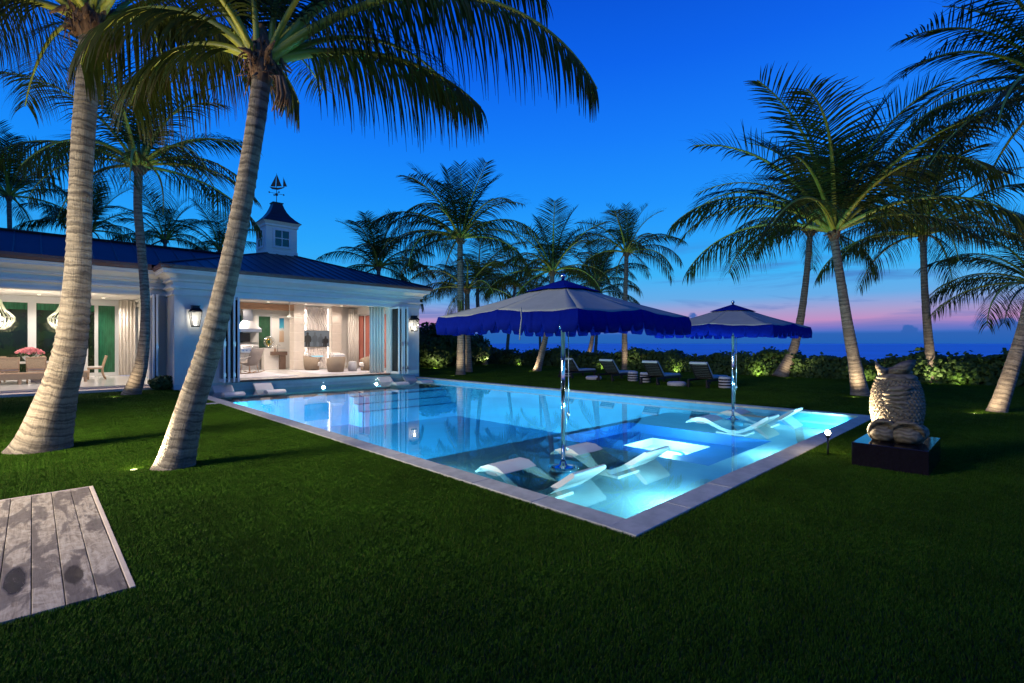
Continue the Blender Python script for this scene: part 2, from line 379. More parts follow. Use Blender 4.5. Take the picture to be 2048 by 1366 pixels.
def plank_mat():
    m=bpy.data.materials.new('weathered_plank'); m.use_nodes=True; q=NT(m.node_tree); b=m.node_tree.nodes['Principled BSDF']
    p=q.n('ShaderNodeNewGeometry').outputs['Position']
    rn=q.n('ShaderNodeObjectInfo').outputs['Random']
    off=q.n('ShaderNodeCombineXYZ'); q.l(q.m('MULTIPLY',rn,37.0),off.inputs[0]); q.l(q.m('MULTIPLY',rn,11.0),off.inputs[1])
    va=q.n('ShaderNodeVectorMath'); q.l(p,va.inputs[0]); q.l(off.outputs[0],va.inputs[1]); P=va.outputs[0]
    grain=q.noise(q.map(P,(26,2.6,1)),1.0,5,.65,1.6)
    wavy=q.noise(q.map(P,(9,5.5,1)),1.0,4,.6,2.4)
    c=q.ramp(grain,[(.28,(.13,.095,.07)),(.5,(.27,.215,.17)),(.72,(.42,.35,.285))])
    c=q.mix(q.ramp(wavy,[(.42,0),(.6,.55)]),c,(.46,.40,.34))
    damp=q.ramp(q.noise(q.map(P,(5,1.5,1)),1.0,5,.6,.8),[(.49,0),(.55,1)])
    c=q.mix(q.m('MULTIPLY',damp,.75),c,(.085,.066,.058))
    rough=q.m('SUBTRACT',.75,q.m('MULTIPLY',damp,.15))
    sp=q.n('ShaderNodeSeparateXYZ'); q.l(p,sp.inputs[0])
    warp=q.m('MULTIPLY',q.m('SUBTRACT',q.noise(q.map(p,(22,9,1)),1.0,4,.6),.5),.55)
    def blob(cx,cy,rx,ry):
        a=q.m('POWER',q.m('DIVIDE',q.m('SUBTRACT',sp.outputs[0],cx),rx),2.0); bb=q.m('POWER',q.m('DIVIDE',q.m('SUBTRACT',sp.outputs[1],cy),ry),2.0)
        r=q.m('ADD',q.m('SQRT',q.m('ADD',a,bb)),warp)
        return q.ramp(r,[(.80,1),(1,0)])
    w1=blob(-.085,4.68,.062,.30); w2=blob(.205,4.52,.058,.20)
    c=q.mix(w1,c,(.010,.005,.003)); c=q.mix(q.m('MULTIPLY',w2,.9),c,(.03,.020,.013))
    rough=q.m('SUBTRACT',rough,q.m('MULTIPLY',w1,.40)); b.inputs['Specular IOR Level'].default_value=.25
    q.l(c,b.inputs['Base Color']); q.l(rough,b.inputs['Roughness'])
    bp=q.n('ShaderNodeBump'); bp.inputs['Strength'].default_value=.3; bp.inputs['Distance'].default_value=.01
    drops=q.n('ShaderNodeTexVoronoi'); drops.inputs['Scale'].default_value=90; q.l(p,drops.inputs['Vector'])
    h=q.m('ADD',grain,q.m('MULTIPLY',q.m('MULTIPLY',q.m('SUBTRACT',1.0,drops.outputs['Distance']),w1),1.2))
    q.l(h,bp.inputs['Height']); q.l(bp.outputs[0],b.inputs['Normal'])
    return m
M['plank']=plank_mat()
# ================================================================ SETTING
PX0,PX1,PY0,PY1=3.55,13.15,2.20,20.0      # coping outline
IX0,IX1,IY0,IY1=3.82,12.88,2.47,19.985    # water outline
WZ=-.10
def sheet(xs,ys,z,skip):
    mb=MB()
    for i in range(len(xs)-1):
        for j in range(len(ys)-1):
            if skip(i,j): continue
            mb.add([(xs[i],ys[j],z),(xs[i+1],ys[j],z),(xs[i+1],ys[j+1],z),(xs[i],ys[j+1],z)],[(0,1,2,3)])
    return mb
lawn=struct(obj('lawn',sheet([-300,PX0+.05,PX1-.05,27.4],[-300,PY0+.05,PY1-.02,500],0,lambda i,j:i==1 and j==1),M['ground'],fixn=False))
mb=MB()
prof=[(27.4,-.002),(30,-.3),(34,-1.6),(40,-2.8),(52,-3.6)]
for (a,za),(b,zb) in zip(prof,prof[1:]): mb.add([(a,-400,za),(b,-400,zb),(b,600,zb),(a,600,za)],[(0,1,2,3)])
M['sand']=mat('beach_sand',(.42,.36,.28),.95,var=.15,vscale=.6)
struct(obj('beach',mb,M['sand'],fixn=False))
mb=MB(); mb.add([(41,-30000,-3.2),(40000,-30000,-3.2),(40000,45000,-3.2),(41,45000,-3.2)],[(0,1,2,3)])
struct(obj('sea',mb,M['sea'],fixn=False))

# ---- pool basin
SH=-.34; DP=-1.45
mb=MB()
def q4(mb,a,b,c,d,mi): mb.add([a,b,c,d],[(0,1,2,3)],mi)
def rect(mb,x0,x1,y0,y1,z,mi): q4(mb,(x0,y0,z),(x1,y0,z),(x1,y1,z),(x0,y1,z),mi)
def wall(mb,x0,y0,x1,y1,z0,z1,mi): q4(mb,(x0,y0,z0),(x1,y1,z0),(x1,y1,z1),(x0,y0,z1),mi)
SPX0,SPX1,SPY0,SPY1=7.7,10.55,3.47,6.72; PZ=-.56
HX0,HX1,HY0,HY1=9.0,10.2,4.55,5.9; HZ=-.72
ED=6.95; HS=17.7
# shelf floor around the blue pit
for x0,x1,y0,y1 in ((IX0,SPX0,IY0,ED),(SPX1,IX1,IY0,ED),(SPX0,SPX1,IY0,SPY0),(SPX0,SPX1,SPY1,ED)): rect(mb,x0,x1,y0,y1,SH,0)
for x0,x1,y0,y1 in ((SPX0,HX0,SPY0,SPY1),(HX1,SPX1,SPY0,SPY1),(HX0,HX1,SPY0,HY0),(HX0,HX1,HY1,SPY1)): rect(mb,x0,x1,y0,y1,PZ,2)
rect(mb,HX0,HX1,HY0,HY1,HZ,3)
for x0,y0,x1,y1 in ((SPX0,SPY0,SPX1,SPY0),(SPX1,SPY0,SPX1,SPY1),(SPX1,SPY1,SPX0,SPY1),(SPX0,SPY1,SPX0,SPY0)): wall(mb,x0,y0,x1,y1,PZ,SH,2)
for x0,y0,x1,y1 in ((HX0,HY0,HX1,HY0),(HX1,HY0,HX1,HY1),(HX1,HY1,HX0,HY1),(HX0,HY1,HX0,HY0)): wall(mb,x0,y0,x1,y1,HZ,PZ,3)
rect(mb,IX0,IX1,ED,HS,DP,1); rect(mb,IX0,IX1,HS,IY1,-.30,0)
wall(mb,IX0,ED,IX1,ED,DP,SH,1); wall(mb,IX0,HS,IX1,HS,DP,-.30,1)
for x0,y0,x1,y1 in ((IX0,IY0,IX1,IY0),(IX1,IY0,IX1,IY1),(IX0,IY1,IX0,IY0)): wall(mb,x0,y0,x1,y1,DP,-.02,4)
wall(mb,IX0,IY1,IX1,IY1,DP,-.2,4)
struct(obj('pool_basin',mb,[M['plaster_shelf'],M['plaster_deep'],M['plaster_blue'],M['plaster_spa'],M['plaster_wall']],fixn=False))
mb=MB(); rect(mb,IX0,IX1,IY0,IY1,WZ,0)
struct(obj('pool_water',mb,M['water'],fixn=False))
# steps by the house
mb=MB()
for k in range(3): mb.box(8.6,IX1-.01,HS-.34*(k+1),HS-.34*k-.003,DP+.003,-.36-.25*k-.05)
struct(obj('pool_steps',mb,M['plaster_deep']))
# ---- coping: a bed with single slabs
rng=random.Random(3)
bed=MB()
bed.box(PX0+.03,IX0-.003,PY0+.03,PY1-.003,-.26,-.02); bed.box(IX1+.003,PX1-.03,PY0+.03,PY1-.003,-.26,-.02); bed.box(IX0,IX1,PY0+.03,IY0-.003,-.26,-.021)
cop=struct(obj('pool_coping',bed,M['stone']))
def slab(x0,x1,y0,y1):
    dz=rng.uniform(-.0015,.0015); g=.003
    mb=MB().box(x0+g,x1-g,y0+g,y1-g,-.018,.030+dz); o=obj('slab',mb,M['stone'],cop,bevel=.006)
SL=.90
n=int((PY1-IY0)/SL)
ys=[IY0+ (PY1-IY0)*i/n for i in range(n+1)]
for a,b in zip(ys,ys[1:]): slab(PX0,IX0+.012,a,b); slab(IX1-.012,PX1,a,b)
n=int((PX1-PX0)/SL); xs=[PX0+(PX1-PX0)*i/n for i in range(n+1)]
for a,b in zip(xs,xs[1:]): slab(a,b,PY0,IY0+.012)
# raised rim bar on the far coping, as in the photo's bright line
# stepping strip in the lawn beside the pool
mb=MB()
pst=struct(obj('stone_path_strip',MB().box(2.95,PX0-.004,14.75,15.05,-.05,.018),M['stone'],bevel=.006))
# ---- step in front of the dining wing
struct(obj('terrace_step',MB().box(-10,3.44,20.75,21.4,-.05,.10),M['step'],bevel=.008))

# ---- timber hatch deck in the lawn
deck=thing('timber_deck','weathered grey plank deck with dark wet stains set flush in the turf','deck',(-.4,5.6,0))
obj('edge_strip',MB().box(.452,.485,4.02,7.19,-.05,.022),M['step'],deck,bevel=.004)
obj('edge_strip',MB().box(-1.6,.451,7.165,7.19,-.05,.021),M['step'],deck,bevel=.004)
for i in range(13):
    x1=.445-.1505*i; dz=rng.uniform(-.002,.002)
    obj('plank',MB().box(x1-.146,x1,4.03,7.16,-.03,.018+dz),M['plank'],deck,bevel=.004)
obj('joist_bed',MB().box(-1.6,.44,4.05,7.14,-.06,-.032),M['black'],deck)

# ================================================================ POOL HOUSE
def ring(mb,x0,x1,y0,y1,prof,mi=0,sides='fblr'):
    P=[]
    for o,z in prof: P.append([(x0-o,y0-o,z),(x1+o,y0-o,z),(x1+o,y1+o,z),(x0-o,y1+o,z)])
    idx={'f':(0,1),'r':(1,2),'b':(2,3),'l':(3,0)}
    for a,b in zip(P,P[1:]):
        for s in sides:
            i,j=idx[s]; mb.add([a[i],a[j],b[j],b[i]],[(0,1,2,3)],mi)
    return mb
X0,X1,Y0,Y1=3.45,13.22,20.0,30.2; FZ=.24; CE=3.62
HSE=thing('pool_house','white pavilion with open folding doors, dark metal hip roof and cupola beside the pool','pool house',(8.33,25,0))
obj('plinth',MB().box(X0,X1,Y0,Y1,-1.4,FZ-.05),mat('plinth_render',(.42,.54,.54),.6,var=.08),HSE)
obj('floor',MB().box(X0+.01,X1-.01,Y0+.05,Y1-.01,FZ-.049,FZ),M['floor_stone'],HSE)
obj('threshold',MB().box(5.2,11.65,Y0-.06,Y0+.049,FZ-.06,FZ+.012),M['walnut'],HSE,bevel=.006)
TW=.32
obj('wall',MB().box(X0,5.2,Y0,Y0+TW,FZ-.048,4.05),M['stucco'],HSE)
obj('wall',MB().box(11.65,X1,Y0,Y0+TW,FZ-.048,4.05),M['stucco'],HSE)
obj('lintel',MB().box(5.2,11.65,Y0+.001,Y0+TW,3.25,4.05),M['stucco'],HSE)
obj('wall',MB().box(X0,X0+TW,Y0+TW,Y1,FZ-.048,4.05),M['stucco'],HSE)
mb=MB().box(X1-TW,X1,Y0+TW,22.3,FZ-.048,4.05); mb.box(X1-TW,X1,26.3,Y1,FZ-.048,4.05); mb.box(X1-TW,X1,22.3,26.3,3.2,4.05)
obj('wall',mb,M['stucco'],HSE)
obj('wall',MB().box(X0+TW,X1-TW,Y1-TW,Y1,FZ-.048,4.05),M['stucco'],HSE)
obj('ceiling',MB().box(X0+TW,X1-TW,Y0+TW,Y1-TW,CE,CE+.1),M['white_plaster'],HSE)
prof=[(0.004,3.26),(.06,3.26),(.06,3.33),(.02,3.34),(.02,3.46),(.13,3.49),(.13,3.55),(.09,3.555),(.03,3.58),(.03,3.70),(.14,3.73),(.14,3.79),(.11,3.80),(.16,3.86),(.26,3.92),(.28,3.94),(.37,3.95),(.37,4.03),(.40,4.04),(.40,4.09),(.0,4.10)]
obj('cornice',ring(MB(),X0,X1,Y0,Y1,prof),M['trim'],HSE)
obj('gutter',ring(MB(),X0,X1,Y0,Y1,[(.37,4.092),(.44,4.10),(.47,4.17),(.47,4.215),(.30,4.22)]),M['fascia'],HSE)
ex0,ex1,ey0,ey1,ez=X0-.46,X1+.46,Y0-.46,Y1+1.6,4.215
AP=Vector((8.68,25.7,6.12))
mb=MB(); mb.add([(ex0,ey0,ez),(ex1,ey0,ez),(ex1,ey1,ez),(ex0,ey1,ez),AP],[(0,1,4),(1,2,4),(2,3,4),(3,0,4)])
roof=obj('roof',mb,M['roof'],HSE)
def seam(a,b,par,r=.022):
    obj('seam',MB().tube([a,b],r,4,cap=True,smooth=False),M['roof'],par,fixn=False)
k=0
x=ex0+.4
while x<ex1-.2:
    # meets a hip or the apex region
    if x<AP.x: tt=(x-ex0)/(AP.x-ex0)
    else: tt=(ex1-x)/(ex1-AP.x)
    tt=min(tt,.97); seam(Vector((x,ey0,ez+.012)),Vector((x,ey0+(AP.y-ey0)*tt,ez+(AP.z-ez)*tt+.012)),roof); x+=.42
y=ey0+.5
while y<AP.y:
    tt=(y-ey0)/(AP.y-ey0)
    seam(Vector((ex0,y,ez+.012)),Vector((ex0+(AP.x-ex0)*tt,y,ez+(AP.z-ez)*tt+.012)),roof); y+=.6
for c in ((ex0,ey0),(ex1,ey0)): obj('hip_cap',MB().tube([Vector((c[0],c[1],ez+.015)),AP+Vector((0,0,.015))],.045,6,smooth=False),M['roof'],roof,fixn=False)
# cupola
cup=obj('cupola',MB().box(7.96,9.40,24.98,26.42,5.55,7.46),M['trim'],HSE)
mb=MB(); ring(mb,7.96,9.40,24.98,26.42,[(0.003,7.22),(.05,7.24),(.05,7.34),(.12,7.42),(.15,7.47),(0,7.47)])
obj('cupola_cornice',mb,M['trim'],cup)
mb=MB(); ring(mb,7.96,9.40,24.98,26.42,[(0.002,5.5),(.03,5.5),(.03,6.06),(0.002,6.08)])
obj('cupola_base',mb,M['trim'],cup)
mb=MB()
h=[(.90,7.47),(.86,7.50),(.66,7.68),(.50,7.86),(.37,8.06),(.28,8.27),(.22,8.46),(.22,8.50),(.25,8.50),(.25,8.54),(.0,8.56)]
for (a,za),(b,zb) in zip(h,h[1:]):
    P=[(8.68+sx*r,25.70+sy*r,z) for r,z in ((a,za),(b,zb)) for sx,sy in ((-1,-1),(1,-1),(1,1),(-1,1))]
    mb.add(P,[(i,(i+1)%4,4+(i+1)%4,4+i) for i in range(4)])
obj('cupola_roof',mb,M['roof'],cup)
M['bluepane']=mat('cupola_pane',(.006,.008,.02),.08,spec=.8)
def cup_window(axis):
    fr=MB(); 
    if axis=='y':
        f=lambda a,b,z0,z1,t0,t1:(8.68+a,8.68+b,24.98-t1,24.98-t0,z0,z1)
    else:
        f=lambda a,b,z0,z1,t0,t1:(7.96-t1,7.96-t0,25.70+a,25.70+b,z0,z1)
    for a,b,z0,z1 in ((-.42,-.32,6.2,7.15),(.32,.42,6.2,7.15),(-.32,.32,7.05,7.15),(-.32,.32,6.2,6.30)): fr.box(*f(a,b,z0,z1,.002,.05))
    fr.box(*f(-.02,.02,6.3,7.05,.002,.035)); fr.box(*f(-.32,-.02,6.66,6.70,.002,.034)); fr.box(*f(.02,.32,6.66,6.70,.002,.034))
    w=obj('window',fr,M['frame'],cup)
    for a,b in ((-.32,-.02),(.02,.32)):
        for z0,z1 in ((6.3,6.66),(6.70,7.05)): obj('pane',MB().box(*f(a,b,z0,z1,.002,.012)),M['bluepane'],cup)
cup_window('y'); cup_window('x')
# weathervane
wv=thing('weathervane','copper sailing ship weathervane on the cupola top','weathervane',(8.68,25.7,8.55))
obj('rod',MB().cyl((8.68,25.7,8.54),(8.68,25.7,9.35),.018,.012,8).lathe([(.0,0),(.06,.02),(.075,.06),(.05,.11),(0,.13)],10,(8.68,25.7,8.9)),M['vane'],wv)
mb=MB()
for dx,dy in ((1,0),(-1,0),(0,1),(0,-1)): mb.cyl((8.68,25.7,9.02),(8.68+.34*dx,25.7+.34*dy,9.02),.010,.010,6); mb.lathe([(0,-.05),(.05,0),(0,.05)],6,(8.68+.34*dx,25.7+.34*dy,9.02))
obj('compass_arms',mb,M['vane'],wv)
def sail(pts,nm):
    # flat sheet in the image-facing direction (along RT)
    P=[Vector((8.68+RT[0]*a,25.7+RT[1]*a,z)) for a,z in pts]; nn=Vector((FW[0],FW[1],0))*.008
    mb=MB(); m=len(P); mb.add([p-nn for p in P]+[p+nn for p in P],[tuple(range(m)),tuple(range(2*m-1,m-1,-1))]+[(i,m+i,m+(i+1)%m,(i+1)%m) for i in range(m)])
    obj(nm,mb,M['vane'],wv)
sail([(-.36,9.36),(-.22,9.24),(.05,9.20),(.26,9.26),(.42,9.34),(.05,9.31)],'hull')
sail([(-.02,9.37),(.01,9.98),(.26,9.38)],'sail'); sail([(-.06,9.36),(-.02,9.92),(-.30,9.38)],'sail'); sail([(.34,9.36),(.35,9.78),(.52,9.37)],'sail')
obj('mast',MB().cyl((8.68,25.7,9.25),(8.68,25.7,10.03),.012,.006,6).cyl((8.68+RT[0]*.33,25.7+RT[1]*.33,9.28),(8.68+RT[0]*.33,25.7+RT[1]*.33,9.84),.01,.005,6),M['vane'],wv)

# ---- folding door stacks
def leaf(p0,p1,z0,z1,glassm,par,name='door_leaf'):
    p0=Vector(p0);p1=Vector(p1); dv=(p1-p0).normalized(); nv=Vector((-dv.y,dv.x))*.028; w=(p1-p0).length; fw=.075
    def bar(mb,a,b,za,zb,t=1.0):
        q0=p0+dv*a;q1=p0+dv*b; V=[]
        for z in (za,zb):
            for s,q in ((-1,q0),(1,q0),(1,q1),(-1,q1)): V.append((q.x+nv.x*s*t,q.y+nv.y*s*t,z))
        mb.add(V,[(0,1,2,3),(7,6,5,4),(0,4,5,1),(1,5,6,2),(2,6,7,3),(3,7,4,0)])
    fr=MB(); bar(fr,0,fw,z0,z1); bar(fr,w-fw,w,z0,z1); bar(fr,fw,w-fw,z1-fw,z1); bar(fr,fw,w-fw,z0,z0+fw*1.4)
    o=obj(name,fr,M['frame'],par)
    g=MB(); bar(g,fw,w-fw,z0+fw*1.4,z1-fw,.15); obj('pane',g,glassm,o)
    hg=MB(); bar(hg,w-.02,w+.025,z0+1.25,z0+1.42,1.3); bar(hg,w-.02,w+.025,z0+.2,z0+.32,1.3); obj('hinge',hg,M['steel'],o)
    return o
for dx,y0,y1,dw in ((0,19.12,19.98,0),(.10,19.98,19.12,0),(.26,19.12,19.98,0),(.36,19.98,19.12,0)):
    leaf((11.62+dx,y0),(11.70+dx,y1),FZ+.01,3.23,M['glass'],HSE)
for dx,y0,y1 in ((0,19.12,19.98),(-.10,19.98,19.12),(-.30,19.12,19.98),(-.40,19.98,19.12)):
    leaf((5.20+dx,y0),(5.16+dx,y1),FZ+.01,3.23,M['glass'],HSE)
# right side wall: glazed doors with brick-coloured blinds
M['blind']=mat('rust_blind',(.34,.10,.07),.8,var=.25,vscale=20,stretch=(1,1,8))
for i in range(3):
    y0=22.3+1.333*i; leaf((X1-.16,y0+.02),(X1-.16,y0+1.31),FZ+.01,3.2,M['glass'],HSE)
    obj('blind',MB().box(X1-.235,X1-.215,y0+.12,y0+1.21,FZ+.12,3.10),M['blind'],HSE)
# interior partition with stone piers, wave panel and kitchen wall
def pier(x0,x1,y0,y1):
    core=obj('stone_pier',MB().box(x0+.012,x1-.012,y0+.012,y1-.012,FZ,CE),M['cream'],HSE)
    n=7; hh=(CE-FZ)/n
    for i in range(n): obj('block',MB().box(x0,x1,y0,y1,FZ+hh*i+.008,FZ+hh*(i+1)-.008),M['limestone'],core,bevel=.008)
pier(9.68,10.22,26.15,26.75); pier(11.70,12.25,26.15,26.75)
obj('wall',MB().box(10.22,11.70,26.45,26.6,FZ,CE),M['white_plaster'],HSE)
obj('wall',MB().box(12.25,X1-TW,26.45,26.6,FZ,CE),M['cream'],HSE)
# wave relief panel
mb=MB(); nx,nz=110,220; V=[]
for j in range(nz+1):
    for i in range(nx+1):
        x=10.26+1.30*i/nx; z=FZ+.05+3.25*j/nz
        ph=x*46+1.5*math.sin(z*9+x*4)+13*z+.6*math.sin(z*17)
        sh=(math.sin(ph)*.5+.5)**1.6*(.65+.35*math.sin(z*9+x*7))
        V.append((x,26.37-.05*sh,z))
mb.add(V,[(j*(nx+1)+i,j*(nx+1)+i+1,(j+1)*(nx+1)+i+1,(j+1)*(nx+1)+i) for j in range(nz) for i in range(nx)],0,None,True)
obj('wave_panel',mb,M['sandwall'],HSE)
for xx in (10.225,11.565): obj('led_strip',MB().box(xx,xx+.03,26.38,26.42,FZ+.05,3.5),M['led'],HSE); lamp('led_lamp','AREA',(xx+.015+(.08 if xx<11 else .06),26.33,1.9),7,(1,.92,.85),HSE,(.04,3.0),(xx+(.9 if xx<11 else -.9),26.40,1.9))
obj('beam',MB().box(5.6,9.68,26.1,26.4,3.28,3.58),M['wood'],HSE,bevel=.01)
# kitchen back wall with glazed door
KY=28.6
mb=MB().box(X0+TW,7.45,KY,KY+.15,FZ,CE); mb.box(7.45,8.05,KY,KY+.15,3.15,CE).box(8.05,8.68,KY,KY+.15,FZ,CE).box(8.68,9.42,KY,KY+.15,3.15,CE).box(9.42,X1-TW,KY,KY+.15,FZ,CE)
obj('wall',mb,M['white_plaster'],HSE)
M['greenglass']=mat('night_green_glass',(.015,.075,.035),.12,var=.5,vscale=2)
leaf((8.68,KY+.05),(9.42,KY+.05),FZ,3.15,M['greenglass'],HSE); leaf((7.45,KY+.05),(8.05,KY+.05),FZ,3.15,M['greenglass'],HSE)
# ---- curtains
def curtain(x0,x1,y0,y1,z0,z1,par,n=60,amp=.05,per=.13,mt='curtain'):
    L=math.hypot(x1-x0,y1-y0); dx,dy=(x1-x0)/L,(y1-y0)/L; V=[]
    for j,z in enumerate((z0,(z0+z1)/2,z1)):
        for i in range(n+1):
            s=L*i/n; a=amp*math.sin(s/per*2*math.pi)*(1-.15*j)+.01*math.sin(s*31+j)
            V.append((x0+dx*s-dy*a,y0+dy*s+dx*a,z))
    mb=MB(); mb.add(V,[(j*(n+1)+i,j*(n+1)+i+1,(j+1)*(n+1)+i+1,(j+1)*(n+1)+i) for j in range(2) for i in range(n)],0,None,True)
    o=obj('curtain',mb,M[mt],par,fixn=False); m=o.modifiers.new('thick','SOLIDIFY'); m.thickness=.006; return o
curtain(11.62,10.98,20.42,20.62,FZ+.02,3.55,HSE,80)
curtain(5.24,5.62,20.42,20.75,FZ+.02,3.55,HSE,60)
curtain(12.55,12.95,26.0,25.5,FZ+.02,3.5,HSE,60)
# ================================================================ DINING WING
DW=thing('dining_wing','long white dining room wing with wide open front on the left of the pool house','house',(-2,25,0))
DY=21.4; DF=.15; DX0,DX1=-9.0,X0-.004
obj('floor',MB().box(DX0,DX1,DY,29.6,-.3,DF),M['floor_stone'],DW)
obj('track',MB().box(DX0,2.9,DY+.08,DY+.16,DF+.001,DF+.012),M['black'],DW)
obj('step_edge',MB().box(DX0,DX1,DY-.05,DY-.003,-.3,DF-.005),M['step'],DW)
obj('wall',MB().box(2.95,DX1,DY+.001,DY+.3,DF+.001,4.05),M['stucco'],DW)
obj('lintel',MB().box(DX0,2.95,DY+.001,DY+.3,3.28,4.05),M['stucco'],DW)
obj('wall',MB().box(DX0,DX0+.3,DY+.3,29.3,DF+.001,4.05),M['stucco'],DW)
obj('ceiling',MB().box(DX0+.3,DX1-.003,DY+.3,29.3,3.58,3.68),M['white_plaster'],DW)
cp=[(0.004,3.29),(.06,3.29),(.06,3.36),(.02,3.37),(.02,3.50),(.13,3.53),(.13,3.59),(.09,3.595),(.03,3.62),(.03,3.76),(.14,3.79),(.14,3.85),(.11,3.86),(.17,3.93),(.27,3.98),(.29,4.0),(.38,4.01),(.38,4.09),(.41,4.10),(.41,4.14),(0,4.15)]
obj('cornice',MB().prism([(DY-o,z) for o,z in cp],'x',DX0,DX1),M['trim'],DW)
obj('gutter',MB().prism([(DY-.20,4.152),(DY-.44,4.156),(DY-.47,4.24),(DY-.47,4.33),(DY-.20,4.33)],'x',DX0,2.96),M['fascia'],DW)
mb=MB(); mb.add([(DX0-1,DY-.47,4.32),(6.6,DY-.47,4.32),(6.6,23.3,5.33),(DX0-1,23.3,5.33),(6.6,29.8,4.32),(DX0-1,29.8,4.32)],[(0,1,2,3),(3,2,4,5)])
dr=obj('roof',mb,M['roof'],DW)
obj('ridge_cap',MB().tube([(DX0-1,23.3,5.345),(6.0,23.3,5.345)],.06,6,smooth=False),M['copper'],dr,fixn=False)
x=-6.0
while x<4.6: seam(Vector((x,DY-.47,4.333)),Vector((x,23.3,5.343)),dr); x+=.62
# back wall of tall glazed doors
BY=29.0
posts=[(-7.2,-6.9),(-5.4,-5.15),(-3.6,-3.35),(-1.75,-1.5),(-.14,.12),(1.55,1.78),(2.0,2.13),(2.72,2.9)]
for a,b in posts: obj('post',MB().box(a,b,BY-.06,BY+.06,DF,3.31),M['frame'],DW,bevel=.006)
obj('door_header',MB().box(DX0+.3,DX1-.004,BY-.07,BY+.07,3.31,3.58),M['frame'],DW)
M['nightpane']=mat('night_pane',(.010,.012,.010),.06,col2=(.012,.03,.010),vscale=1.6,spec=.5)  # black outside and green reflections put into the pane's colour
M['greenpane']=mat('green_reflection_pane',(.02,.13,.06),.1,var=.5,vscale=3,stretch=(6,1,.6))  # green reflections put into the colour of an opaque pane
for (a,b),(c,d) in zip(posts,posts[1:]):
    gm=M['greenpane'] if b>2.0 else M['nightpane']
    fr=MB().box(b,c,BY-.03,BY+.02,DF,DF+.14); obj('bottom_rail',fr,M['frame'],DW)
    obj('pane',MB().box(b,c,BY-.01,BY+.005,DF+.14,3.31),gm,DW)
    if gm is M['nightpane']: obj('valance',MB().box(b+.01,c-.01,BY-.035,BY-.012,3.02,3.305),M['greenpane'],DW)
curtain(2.78,3.35,28.2,27.9,DF+.02,3.55,DW,80)
for dx,y0,y1 in ((0,20.62,21.38),(.07,21.38,20.62)):
    leaf((2.97+dx,y0),(3.0+dx,y1),DF+.01,3.28,M['glass'],DW)
# ================================================================ PALMS
FRC={}
def frond_mb(seed,e0,bend,L,nl,ll,segs,wid,hang,side=0.0,pet=.17,rr=.045):
    rg=random.Random(seed); mb=MB(); N=26 if segs>3 else 16
    pts=[Vector((0,0,0))]; tans=[]
    for i in range(N):
        t=(i+.5)/N; e=R(e0-bend*t**1.35); az=R(side*t*t)
        d=Vector((math.cos(e)*math.cos(az),math.cos(e)*math.sin(az),math.sin(e))); tans.append(d); pts.append(pts[-1]+d*(L/N))
    tans.append(tans[-1])
    rad=[rr*(1-.9*(i/N)**.7)+.004 for i in range(N+1)]
    mb.tube(pts,rad,6 if segs>3 else 5,0,cap=False,sx=1.25)
    roll=rg.uniform(-.35,.35)
    for k in range(nl):
        t=pet+(1-pet)*(k+rg.uniform(-.3,.3))/nl; t=min(max(t,pet),.995); f=t*N; i=min(int(f),N-1); p=pts[i].lerp(pts[i+1],f-i); tg=tans[i]
        u=(t-pet)/(1-pet)
        ln=ll*(.45+.75*math.sin(math.pi*min(1,.12+u*.80))**.8)*(1-.35*u**3)*rg.uniform(.85,1.12)
        lat0=Vector((-math.sin(R(side*t*t)),math.cos(R(side*t*t)),0)); up=tg.cross(lat0).normalized()
        if up.z<0 and abs(tg.z)<.98: up=-up
        for sgn in (-1,1):
            if rg.random()<.04: continue
            lat=(lat0*sgn*math.cos(roll*sgn)+up*math.sin(roll)*.6).normalized()
            fwd=.32+.55*u+rg.uniform(-.1,.1)
            d=(lat+tg*fwd+up*(.45*(1-hang)+rg.uniform(-.08,.08))-Vector((0,0,max(0,hang-.8)*.9))).normalized()
            q=p.copy(); prev=None; w0=wid*rg.uniform(.8,1.15); V=[];h=hang*rg.uniform(.75,1.25); wob=Vector((rg.uniform(-.12,.12),rg.uniform(-.12,.12),0))
            for s in range(segs+1):
                ts=s/segs
                wv=(tg-d*tg.dot(d)); wv=wv.normalized() if wv.length>1e-4 else up
                wv=(wv*.8+up*.35).normalized()
                ww=w0*(.45+.55*min(1,ts*5))*(1-ts**2.2)*.5+.0015
                V.append(q+wv*ww); V.append(q-wv*ww)
                d=(d+Vector((0,0,-1))*(h*1.7/segs)*(.5+1.2*ts)+wob*(1/segs)).normalized()
                q=q+d*(ln/segs)
            br=rg.random()
            mb.add(V,[(2*s,2*s+1,2*s+3,2*s+2) for s in range(segs)],1,[[(s/segs,br),(s/segs,br),((s+1)/segs,br),((s+1)/segs,br)] for s in range(segs)],False)
    return mb
def frond_mesh(key,*a,**k):
    if key not in FRC: FRC[key]=frond_mb(*a,**k).mesh('frond',[M['stem'],M['leaf']])
    return FRC[key]
def catmull(P,n):
    P=[P[0]*2-P[1]]+P+[P[-1]*2-P[-2]]; out=[]
    for i in range(1,len(P)-2):
        for k in range(n):
            t=k/n; a,b,c,d=P[i-1],P[i],P[i+1],P[i+2]
            out.append(.5*((2*b)+(c-a)*t+(2*a-5*b+4*c-d)*t*t+(3*b-a-3*c+d)*t**3))
    out.append(P[-2]); return out
CLASSES=[86,74,62,50,38,24,8,-14]
